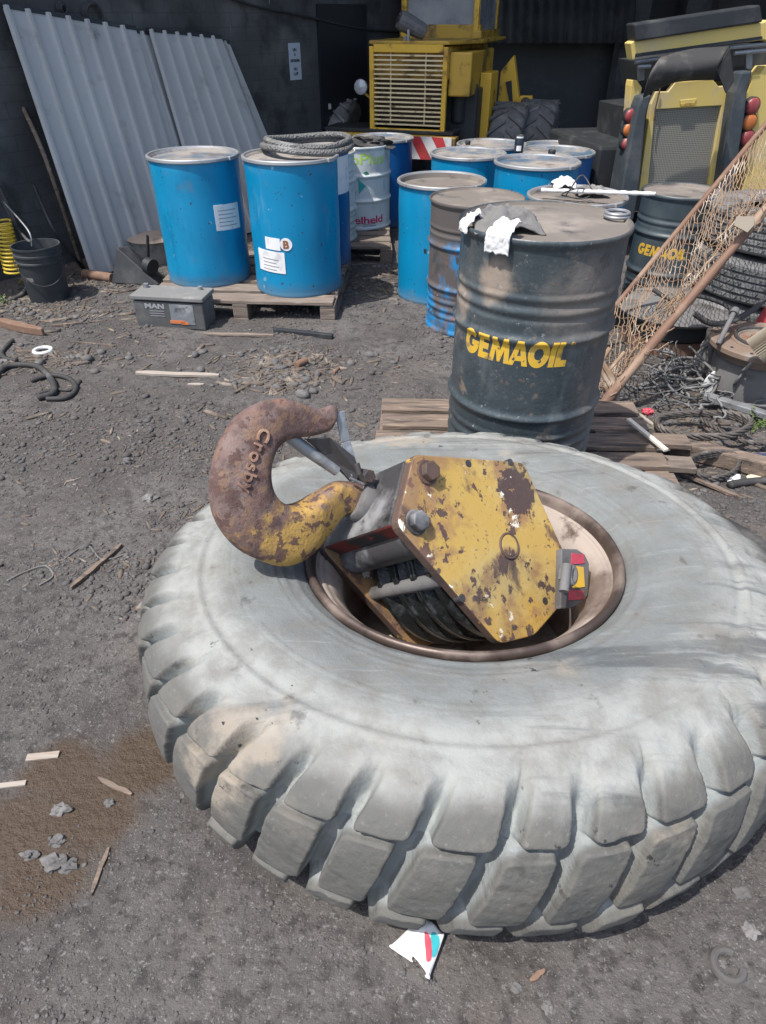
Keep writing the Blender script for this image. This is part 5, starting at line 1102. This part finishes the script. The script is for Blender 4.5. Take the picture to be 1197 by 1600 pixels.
# hub with flange and filter
p = on(1180, 642); hubc = np.array([p[0] + .06, p[1] + .24, p[2] - .005]); t = thing("wheel_hub", "grey cast hub with rusty bolted flange on top at the right edge", "hub", tuple(hubc))
obj("body", G().lathe([(0, .003), (.20, 0), (.215, .01), (.218, .20), (.21, .215), (.20, .22)], 72), m_castg, t, True, ang=40)
obj("flange", G().lathe([(.20, .218), (.212, .22), (.214, .262), (.262, .268), (.268, .276), (.268, .298), (.262, .304), (.20, .306), (.197, .300), (.165, .300), (.162, .308), (.125, .310), (.12, .300), (.07, .302), (.065, .325), (.03, .33), (0, .33)], 96), m_gwood, t, True, ang=35)
for k in range(14):
    a = 2 * math.pi * k / 14; obj("bolt_hole", G().cyl((.235 * math.cos(a), .235 * math.sin(a), .300), (.235 * math.cos(a), .235 * math.sin(a), .3065), .009, 10), m_black, t)
obj("rubber_ring", G().tube([(.14 * math.cos(a), .14 * math.sin(a), .312) for a in np.linspace(0, 2 * math.pi, 50, endpoint=False)], .010, 8, True), m_rubber, t, True)
fc = atz(1176, 560, .318); ax = Vector((.55, -.1, .62)).normalized(); u = ax.orthogonal().normalized(); v = ax.cross(u)
M = Matrix(((u.x, v.x, ax.x, fc[0]), (u.y, v.y, ax.y, fc[1]), (u.z, v.z, ax.z, fc[2] + .035), (0, 0, 0, 1))); ft = thing("filter_cartridge", "pleated pale filter cartridge lying tilted on the rusty hub flange", "filter", M=M)
g = G(); n = 72; V = [((.068 if k % 2 else .054) * math.cos(2 * math.pi * k / n), (.068 if k % 2 else .054) * math.sin(2 * math.pi * k / n), z) for z in (0, .11) for k in range(n)]
obj("pleats", (V, [(k, (k + 1) % n, n + (k + 1) % n, n + k) for k in range(n)]), mat("dirty_filter_paper", (.30, .26, .20), .8), ft)
obj("end_cap", G().lathe([(.03, .112), (.034, .122), (.066, .122), (.072, .112), (.072, .100), (.03, .102)], 48), mat("cream_end_cap", (.46, .42, .31), .6, 0, [((.28, .22, .15), 7, .5, .7)]), ft, True)
p = on(1112, 600); t = thing("grease_pump", "small upright grey iron pump body left of the hub flange", "pump", (p[0], p[1] + .12, p[2]))
obj("body", G().lathe([(0, 0), (.062, 0), (.06, .16), (.045, .20), (.048, .24), (.05, .27), (.03, .31), (.012, .33), (0, .335)], 32), m_castg, t, True, ang=50)
obj("nozzle", G().tube([(0, 0, .29), (.06, .02, .31), (.11, .06, .28)], .014, 8), m_castg, t, True)
g = G(); q = [on(1098, 600), on(1112, 588)]; c = aty(1126, 604, hubc[1] - .04); V = [c + np.array([.095 * math.cos(a), .02 * math.sin(a), .09 * math.sin(a)]) for a in np.linspace(0, 2 * math.pi, 40, endpoint=False)]
obj("white_disc", G().prism([Vector(x) for x in V], (0, .006, .002)), m_white, None, cat="disc", label="white round plastic disc standing against the grey hub")
p = atz(1205, 545, .18); t_ = G().tube([p + [.02, .16, -.1], p + [.05, .16, .25]], [.11, .035], 24); obj("red_cone", t_, mat("faded_red_plastic", (.38, .045, .05), .5), None, True, cat="cone", label="faded red cone at the right edge above the filter cartridge")
# wire rope coils
def rope(name, pts, r, label, closed=False, m=None, grp=None):
    P = np.array(pts); g = G(); n = len(P); L = np.concatenate([[0], np.cumsum(np.linalg.norm(np.diff(P, axis=0), axis=1))])
    for k in range(3):
        Q = []
        for i in range(n):
            tg = P[(i + 1) % n] - P[i - 1] if (closed or 0 < i < n - 1) else (P[1] - P[0] if i == 0 else P[-1] - P[-2]); tg = Vector(tg).normalized()
            u = Vector((0, 0, 1)) - tg * tg.z; u = u.normalized() if u.length > .1 else tg.orthogonal().normalized(); v = tg.cross(u); a = L[i] / (r * 9) * 2 * math.pi + k * 2.094
            Q.append(Vector(P[i]) + (u * math.cos(a) + v * math.sin(a)) * r * .55)
        g.tube(Q, r * .62, 6, closed)
    return obj(name, g, m or m_rope, None, True, cat="wire rope", label=label, ang=180, group=grp)
def loop3(c, rx, ry, rz_, nz_, n, dz, wob, ph=0, turns=1.0, rz0=0):
    out = []
    for i in range(n):
        t = i / (n - 1) * 2 * math.pi * turns + ph; q = np.array([rx * math.cos(t) * (1 + wob * math.sin(3 * t + ph)), ry * math.sin(t) * (1 + wob * math.cos(2 * t)), dz + rz_ * math.sin(t + nz_) + .012 * i / n * turns]); 
        out.append(c + np.array([q[0] * math.cos(rz0) - q[1] * math.sin(rz0), q[0] * math.sin(rz0) + q[1] * math.cos(rz0), q[2]]))
    return out
c = on(1092, 682); rope("wire_rope", loop3(c, .20, .11, .035, 1.2, 150, .06, .06, 0, 2.2, -.35), .013, "oily twisted wire rope loops on the planks below the hub")
c = on(1110, 738); rope("wire_rope", loop3(c, .13, .07, .02, .4, 150, .035, .08, .5, 2.6, .3), .010, "small oily wire rope bundle on the soil right of the pallet")
pts = crom([on(1090, 668) + [0, 0, .06], on(1120, 690) + [0, 0, .07], on(1150, 702) + [0, 0, .06], on(1200, 706) + [0, 0, .05]], 30); rope("wire_rope", pts, .011, "oily wire rope end running off to the right edge")
# tangled hoops of hose and cable (countable larger hoops, plus one tangle)
for px, py, r_, dz, tl, lb in ((1072, 615, .135, .10, .5, "thin black hose hoop standing in the scrap tangle, left one"), (1112, 600, .125, .12, .65, "black hose hoop with rag ring in the scrap tangle, right one"), (1040, 600, .10, .06, .3, "small black cable hoop by the torn net foot"), (1108, 566, .07, .10, .9, "small upright black cable hoop behind the scrap tangle")):
    c = on(px, py); g = G(); g.tube([c + np.array([r_ * math.cos(t), r_ * math.sin(t) * math.cos(tl), dz + r_ * math.sin(t) * math.sin(tl)]) for t in np.linspace(0, 2 * math.pi, 48, endpoint=False)], .0065, 8, True)
    obj("cable_hoop", g, m_castg, None, True, cat="cable", label=lb, ang=180, group="hoops in the scrap tangle")
g = G(); c = on(1080, 612)
for k in range(85):
    p = c + np.array([random.gauss(0, .21), random.gauss(0, .13), random.uniform(.005, .10)]); P = [p]; d = rng.normal(size=3) * np.array([1, .8, .25])
    for _ in range(12): d = d + rng.normal(size=3) * np.array([.9, .8, .3]); q = P[-1] + d / np.linalg.norm(d) * .024; q[2] = max(q[2], gz(q[0], q[1]) + .004); P.append(q)
    g.tube(crom(P, 2), random.choice((.003, .004, .006, .008)), 5)
obj("cable_tangle", g, m_truckt, None, True, cat="scrap", label="tangle of black cables and hose scraps between net foot and hub", ang=180, kind="stuff")
g = G(); c = on(1140, 632)
# beams, bars, splinters
def stick(name, a, b, w_, th, m, label, cat="stick", h0=0.0, h1=0.0, grp=None, jag=True, nseg=5):
    p, q = on(*a), on(*b); p = p + [0, 0, h0 + th / 2]; q = q + [0, 0, h1 + th / 2]; d = q - p; L_ = np.linalg.norm(d[:2]); s = np.array([-d[1], d[0], 0]) / L_
    V = []; F = []
    for i in range(nseg + 1):
        t = i / nseg; c = p + d * t; ww = w_ * (1 + (random.uniform(-.18, .12) if jag else 0)) * ((.45 if i in (0, nseg) else 1) if jag else 1); off = s * (random.uniform(-.1, .1) * w_ if jag else 0)
        for a_, b_ in ((-.5, -.5), (.5, -.5), (.5, .5), (-.5, .5)): V.append(c + off + s * ww * a_ + np.array([0, 0, th * b_]))
    for i in range(nseg):
        for k in range(4): F.append((4 * i + k, 4 * i + (k + 1) % 4, 4 * i + 4 + (k + 1) % 4, 4 * i + 4 + k))
    F += [(0, 1, 2, 3), (4 * nseg + 3, 4 * nseg + 2, 4 * nseg + 1, 4 * nseg)]
    return obj(name, (V, F), m, None, cat=cat, label=label, bev=min(w_, th) * .12, group=grp)
stick("steel_angle", (1096, 634), (1230, 672), .05, .03, m_galv, "grey steel angle bar running to the right edge below the hub", "bar", .05, .04, jag=False)
stick("timber_beam", (1048, 702), (1210, 742), .07, .08, m_oldwood, "dark timber beam lying right of the pallet", "beam", 0, 0, jag=False)
stick("board", (925, 712), (1068, 716), .10, .028, m_oldwood, "brown dirty board on the soil right of the dark drum, back one", "board", .10, .09, jag=False)
stick("board", (930, 738), (1078, 745), .10, .028, m_wood, "brown board nearest the tyre on the right, front one", "board", .075, .06, jag=False)
stick("wooden_lath", (971, 700), (1029, 746), .022, .012, mat("cream_slat_paint", (.68, .64, .54), .7), "clean cream coloured slat lying across the boards by the tyre", "slat", .16, .15, jag=False)
stick("wood_sliver", (1000, 642), (1024, 662), .018, .008, m_split, "short pale splinter on the soil beside the net foot", "slat")
stick("plank", (655, 575), (1, 1), .1, .02, m_split, "x") if False else None
stick("wood_splinter", (212, 580), (342, 584), .042, .016, m_split, "long bleached wood splinter lying alone on the left soil", "splinter", nseg=9)
stick("wood_splinter", (292, 594), (318, 597), .02, .008, m_split, "short pale sliver just below the long bleached splinter", "splinter")
stick("wood_splinter", (318, 519), (428, 523), .035, .014, m_wood, "tan broken lath on the soil in front of the battery", "splinter", nseg=7)
stick("dark_strip", (428, 516), (520, 526), .035, .03, m_black, "black metal strip lying in front of the left pallet", "strip", jag=False)
stick("branch", (-30, 498), (68, 522), .05, .05, m_dirtyrust, "thick brown branch lying on the rubble at the left edge", "branch", nseg=7)
stick("twig", (80, 507), (128, 503), .018, .015, m_oldwood, "dark thin twig on the rubble below the bucket", "twig")
stick("twig", (110, 532), (182, 540), .012, .010, m_twig, "thin grey stick on the soil left of the battery", "twig")
stick("twig", (110, 918), (190, 850), .020, .015, m_oldwood, "forked dark twig on the soil left of the tyre", "twig", nseg=8)
stick("white_tag", (40, 1181), (91, 1176), .020, .006, m_split, "pale flat wood chip on the damp soil, lower left", "chip", jag=False)
stick("white_tag", (-20, 1227), (39, 1220), .014, .006, m_split, "grey stick end at the left edge above the damp patch", "stick", jag=False)
stick("twig", (152, 1212), (205, 1238), .012, .008, m_oldwood, "curved brown twig lying in the damp patch", "twig")
stick("twig", (140, 1395), (168, 1320), .010, .006, m_oldwood, "thin dark twig in the lower damp patch", "twig")
stick("orange_twig", (829, 1530), (852, 1513), .010, .008, m_dirtyrust, "small orange-brown twig on the soil below the tyre", "twig")
stick("twig", (1060, 742), (1160, 776), .02, .014, m_oldwood, "thin bar lying right of the rope bundle", "bar", .02, .0)
P = [Vector(WM @ Vector((r_ * math.cos(R_(f_)), r_ * math.sin(R_(f_)), z_))) for f_, r_, z_ in ((58, 1.02, .045), (46, .93, .09), (36, .905, .20), (24, .90, .285), (10, .895, .31), (-4, .90, .30), (-16, .95, .18), (-26, 1.08, .035))]
g = G(); Pc = crom(np.array([tuple(p) for p in P]), 8); g.tube(Pc, [.030 + .006 * math.sin(i * .21) for i in range(len(Pc))], 12); obj("rubber_hose", g, m_rubber, None, True, cat="hose", label="thick black hose lying along the right shoulder of the big tyre", ang=180)
hose("rubber_hose", [(1140, 758, None), (1165, 752, None), (1230, 748, None)], .018, m_rubber, "black hose end on the soil at right edge above the thick hose")
for ips, r_, lb in (([(20, 532, None), (3, 548, None), (8, 558, None), (26, 562, None)], .014, "grey rubber hose piece curling at the left edge"), ([(-10, 590, None), (12, 572, None), (55, 570, None), (78, 588, None), (84, 612, None), (60, 622, None)], .018, "flat black rubber strap curled on the left soil"), ([(48, 592, None), (78, 584, None), (105, 588, None), (118, 602, None), (105, 618, None), (72, 622, None)], .014, "black rubber loop lying beside the curled strap on the left"), ([(60, 612, None), (85, 606, None), (110, 604, None), (125, 592, None)], .010, "thin black strap end at the right of the rubber loop"), ([(10, 905, None), (40, 890, None), (70, 882, None), (82, 897, None), (60, 912, None)], .004, "thin grey-green wire curl on soil left of the tyre"), ([(100, 870, None), (135, 850, None), (160, 872, None), (200, 862, None)], .004, "thin pale wire on the soil left of the hook")):
    hose("rubber_strap" if r_ > .008 else "wire_scrap", ips, r_, m_rubber if r_ > .008 else m_castg, lb, "strap" if r_ > .008 else "wire")
p = on(66, 545); g = G(); g.tube([p + np.array([.05 * math.cos(t), .05 * math.sin(t), .012]) for t in np.linspace(0, 2 * math.pi, 30, endpoint=False)], .012, 8, True); obj("white_ring", g, m_white, None, True, cat="ring", label="white plastic ring lying on the left soil below the bucket")
p = on(1140, 1505); g = G(); g.tube([p + np.array([.027 * math.cos(t), .027 * math.sin(t), .004]) for t in np.linspace(.9, 5.9, 26)], .0085, 8); obj("rubber_ring", g, m_gravel, None, True, cat="ring", label="broken grey ring half buried in the soil, lower right")
p = on(463, 573); q = on(478, 568); g = G(); g.tube([p + [0, 0, .025], q + [0, .02, .025]], .022, 14); obj("pipe_stub", g, m_dirtyrust, None, True, bev=.003, cat="pipe", label="short rusty pipe stub lying on soil before the left pallet")
p = on(521, 583); q = on(529, 575); g = G(); g.tube([p + [0, 0, .012], q + [0, 0, .014]], .012, 10); obj("pipe_stub", g, m_dirtyrust, None, True, bev=.002, cat="pipe", label="tiny rusty tube right of the rusty pipe stub")
# litter on the right
def lump(px, py, rx, ry, rz_, m, label, cat, name, amp=.4, sub=3, lift=.55):
    p = on(px, py); obj(name, G().blob(p + np.array([0, 0, rz_ * lift]), (rx, ry, rz_), sub, amp, 3.2), m, None, False, cat=cat, label=label)
lump(1012, 642, .028, .022, .022, m_pink, "crumpled pink-red plastic scrap beside the scrap tangle", "scrap", "plastic_scrap", .7)
lump(1146, 745, .040, .03, .02, m_rag, "crumpled white tissue on the soil right of the rope bundle", "tissue", "tissue", .7)
lump(1168, 728, .022, .02, .016, m_green, "green plastic scrap on soil at the right", "scrap", "plastic_scrap", .5)
lump(1192, 716, .04, .03, .025, m_navy, "navy blue cloth scrap at the right edge beside the beam", "cloth", "cloth_scrap", .5)
lump(1186, 742, .05, .03, .010, m_cream, "cream cardboard scrap on the soil at the right edge", "card", "card_scrap", .3)
lump(1180, 727, .03, .02, .010, m_cream, "small cream card scrap right of the green plastic", "card", "card_scrap", .3)
lump(1127, 718, .03, .02, .008, m_rag, "small white paper scrap left of the green plastic", "paper", "paper_scrap", .5)
lump(524, 470, 0, 0, 0, m_rag, "x", "x", "x") if False else None
for px, py, r_, lb in ((235, 777, .032, "rounded grey stone on the soil left of the hook"), (84, 1345, .030, "flat pale grey stone in the lower damp patch, biggest one"), (103, 1350, .020, "pale angular stone right of the flat stone in the damp patch"), (44, 1333, .018, "small pale shard at the left of the damp patch"), (170, 1250, .015, "small white pebble in the upper damp patch"), (93, 1262, .022, "grey crumbling lump in the middle of the damp patch"), (88, 1310, .018, "small grey stone above the flat stone in the damp patch"), (1163, 1392, .018, "pale grey stone on the soil right of the tyre shadow"), (1175, 1452, .016, "dark grey stone at the right edge above the broken ring"), (808, 1540, .012, "small dark stone on the soil right of the cup"), (858, 1572, .012, "angular grey stone at the bottom edge of the soil"), (112, 676, .012, "white pebble on the open soil left of the hook"), (200, 720, .03, "pale crumbled lump on the soil left of the hook")):
    p = on(px, py); obj("stone", G().blob(p + np.array([0, 0, r_ * .14]), (r_ * random.uniform(.8, 1.05), r_ * random.uniform(.6, .85), r_ * random.uniform(.38, .55)), 3, .75, 3.4), m_stone, None, False, cat="stone", label=lb)
# weed at the right edge
def weed(px, py, n, h, label):
    p = on(px, py); t = thing("weed", label, "weed", tuple(p)); g = G(); s_ = G()
    for k in range(n):
        a = random.uniform(0, 6.28); L_ = h * random.uniform(.4, 1); q = np.array([math.cos(a) * L_ * .8, math.sin(a) * L_ * .6, L_ * random.uniform(.25, .8)]); s_.tube([(0, 0, 0), q * .5 + [0, 0, .01], q], .002, 4)
        for _ in range(7):
            c = q * random.uniform(.35, 1.05); d = rng.normal(size=3); d /= np.linalg.norm(d); e = np.cross(d, rng.normal(size=3)); e /= np.linalg.norm(e); l_ = random.uniform(.012, .03)
            g.add([c, c + d * l_ * .5 + e * l_ * .22, c + d * l_, c + d * l_ * .5 - e * l_ * .22], [(0, 1, 2, 3)])
    obj("leaves", g, m_leaf, t); obj("stem", s_, m_leaf, t)
weed(1172, 668, 12, .12, "small green weed growing in the scrap below the hub"); weed(1190, 664, 8, .10, "pale green weed tuft at the right edge by the hub")
weed(8, 470, 9, .14, "green weed at the left edge below the yellow air hose")

# ================================================================== CRUSHED PAPER CUP
cb0, cb1, ct0, ct1 = on(612, 1478), on(672, 1526), on(650, 1440), on(703, 1478)
mouth = (cb0 + cb1) / 2 + [0, 0, .014]; base_ = (ct0 + ct1) / 2 + np.array([.0, .01, .020]); ax = base_ - mouth; Lc = np.linalg.norm(ax); ax /= Lc; sd_ = cb1 - cb0; sd_ -= ax * (sd_ @ ax); wdc = np.linalg.norm(cb1 - cb0) / 2; sd_ /= np.linalg.norm(sd_); up = np.cross(sd_, ax); up = up if up[2] > 0 else -up
t = thing("paper_cup", "crushed white paper cup with pink and turquoise print below the tyre", "cup", tuple(mouth)); n = 48; V = []; F = []
m_cup = mat("cup_paper", (.74, .74, .73), .6, 0, [((.06, .06, .06), 60, .56, .63, dict(also=(4, .52, .62)))])
def cpt(a, l, o=0.0):
    w0 = wdc * (1 - .38 * l); hh = (.017 - .006 * l) + .003 * math.sin(5 * a + 7 * l)
    q = mouth + ax * (Lc * l) + sd_ * ((w0 + o) * math.cos(a)) + up * ((hh + o) * math.sin(a) + .006 * math.sin(a) * math.sin(3 * l + 2 * math.cos(a)))
    return q - mouth
ls_ = np.linspace(0, 1, 14)
for l in ls_:
    for k in range(n): V.append(cpt(2 * math.pi * k / n, l - (.05 * math.cos(4 * math.pi * k / n) if l < .01 else 0)))
for i in range(13):
    for k in range(n): F.append((i * n + k, i * n + (k + 1) % n, (i + 1) * n + (k + 1) % n, (i + 1) * n + k))
o = obj("body", (V, F), m_cup, t, True, ang=180); o.modifiers.new("sheet", 'SOLIDIFY').thickness = .0008
obj("rolled_rim", G().tube([cpt(2 * math.pi * k / n, -.05 * math.cos(4 * math.pi * k / n)) for k in range(n)], .002, 6, True), m_cup, t, True)
obj("cup_base", G().prism([Vector(cpt(2 * math.pi * k / n, .97)) for k in range(n)], -ax * .002), m_cup, t)
def cpatch(al, m, nm):
    V = []; F = []; k = 12
    for i, (l, a0, a1) in enumerate(al):
        for j in range(k + 1): V.append(cpt(a0 + (a1 - a0) * j / k, l, .0012))
    for i in range(len(al) - 1):
        for j in range(k): q = i * (k + 1) + j; F.append((q, q + 1, q + k + 2, q + k + 1))
    o = obj(nm, (V, F), m, t, True, ang=180)
cpatch([(.16, .75, .85), (.24, .62, .98), (.34, .66, 1.12), (.46, .82, 1.32), (.58, 1.02, 1.5), (.66, 1.2, 1.6), (.70, 1.4, 1.56)], mat("cup_pink_print", (.68, .10, .14), .6), "pink_swoosh")
cpatch([(.34, .55, .62), (.42, .40, .74), (.52, .36, .92), (.62, .42, 1.1), (.72, .46, 1.28), (.80, .6, 1.3), (.86, .8, 1.2)], mat("cup_turquoise_print", (.06, .50, .56), .6), "turquoise_swoosh")

# ================================================================== LOOSE STONES AND TWIGS (nobody could count them)
def chips(n, name, m, size, kind_fn, elong=1.0):
    ico = [(-.526, 0, .851), (.526, 0, .851), (-.526, 0, -.851), (.526, 0, -.851), (0, .851, .526), (0, .851, -.526), (0, -.851, .526), (0, -.851, -.526), (.851, .526, 0), (-.851, .526, 0), (.851, -.526, 0), (-.851, -.526, 0)]
    icf = np.array([(0, 4, 1), (0, 9, 4), (9, 5, 4), (4, 5, 8), (4, 8, 1), (8, 10, 1), (8, 3, 10), (5, 3, 8), (5, 2, 3), (2, 7, 3), (7, 10, 3), (7, 6, 10), (7, 11, 6), (11, 0, 6), (0, 1, 6), (6, 1, 10), (9, 0, 11), (9, 11, 2), (9, 2, 5), (7, 2, 11)]); ico = np.array(ico)
    VV = []; FF = []; c = 0
    while c < n:
        x, y = kind_fn()
        if x is None: continue
        s = size * math.exp(random.gauss(0, .5)); s = min(s, size * 3.2)
        if elong > 1: sx, sy, sz_ = s * random.uniform(.5, 1) * elong, s * .5, s * .4
        else: sx, sy, sz_ = s * random.uniform(.7, 1.3), s * random.uniform(.6, 1), s * random.uniform(.35, .7)
        a = random.uniform(0, 6.28); P = ico * (1 + .3 * (rng.random((12, 1)) - .5)) * [sx, sy, sz_]; Q = np.stack([P[:, 0] * math.cos(a) - P[:, 1] * math.sin(a), P[:, 0] * math.sin(a) + P[:, 1] * math.cos(a), P[:, 2]], 1)
        Q += [x, y, gz(x, y) + sz_ * .25]; VV.append(Q); FF.append(icf + 12 * c); c += 1
    V = np.concatenate(VV); F = np.concatenate(FF); me = bpy.data.meshes.new(name); me.vertices.add(len(V)); me.vertices.foreach_set('co', V.ravel().astype(np.float32)); me.loops.add(F.size); me.loops.foreach_set('vertex_index', F.ravel().astype(np.int32)); me.polygons.add(len(F)); me.polygons.foreach_set('loop_start', np.arange(0, F.size, 3, dtype=np.int32)); me.update(); me.materials.append(m)
    o = bpy.data.objects.new(name, me); col.objects.link(o); return o
def inwheel(x, y): return (x - BASE0[0]) ** 2 + (y - BASE0[1]) ** 2 < .70
def far_spot():
    y = 1.6 + 5.2 * random.random() ** 1.3; x = random.uniform(-.62, .62) * (y * 1.02 + .7)
    if inwheel(x, y) or float(fbm(np.array(x * 1.7 + 3), np.array(y * 1.7), 3)) < .30 + .22 * random.random(): return None, None
    return x, y
def near_spot():
    y = .25 + 1.9 * random.random(); x = random.uniform(-1.25, 1.25)
    if inwheel(x, y) or float(fbm(np.array(x * 3 + 8), np.array(y * 3), 3)) < .34 + .2 * random.random(): return None, None
    return x, y
def heap_spot():
    k = random.choice([(25, 470, .30, .10), (60, 490, .34, .10), (150, 440, .25, .12), (1080, 650, .35, .2), (1150, 700, .25, .2), (960, 690, .2, .15), (455, 590, .16, .10), (600, 440, .2, .25), (60, 560, .3, .10), (460, 560, .3, .12)])
    p = og(k[0], k[1]); x, y = random.gauss(p[0], k[2]), random.gauss(p[1], k[3]); return (None, None) if inwheel(x, y) else (x, y)
tag(chips(15000, "soil_crumbs", m_gravel, .0068, far_spot), "small grey stones and crumbs scattered over the yard soil", "gravel", kind="stuff")
tag(chips(9000, "fine_grit", m_gravel, .0022, near_spot), "fine grit scattered on the near soil around the tyre", "grit", kind="stuff")
tag(chips(3200, "wood_chips", m_twig, .011, lambda: heap_spot() if random.random() < .65 else far_spot(), 3.2), "dry twigs and wood chips strewn over the yard", "twigs", kind="stuff")
tag(chips(700, "rubble", m_stone, .014, heap_spot), "grey rubble and scraps along the yard edges", "rubble", kind="stuff")

def mid_spot():
    k = random.choice([(60, 610, .30, .12), (130, 880, .16, .06), (300, 800, .12, .08), (280, 690, .2, .10), (150, 760, .3, .15)])
    p = og(k[0], k[1]); x, y = random.gauss(p[0], k[2]), random.gauss(p[1], k[3]); return (None, None) if inwheel(x, y) else (x, y)
tag(chips(900, "dry_shreds", m_twig, .0042, mid_spot, 3.6), "thin dry shreds and bark scraps scattered on the near soil", "shreds", kind="stuff")
tag(chips(1600, "dark_crumbs", m_gravel, .0042, mid_spot), "small dark soil crumbs lying in loose patches on the near soil", "crumbs", kind="stuff")
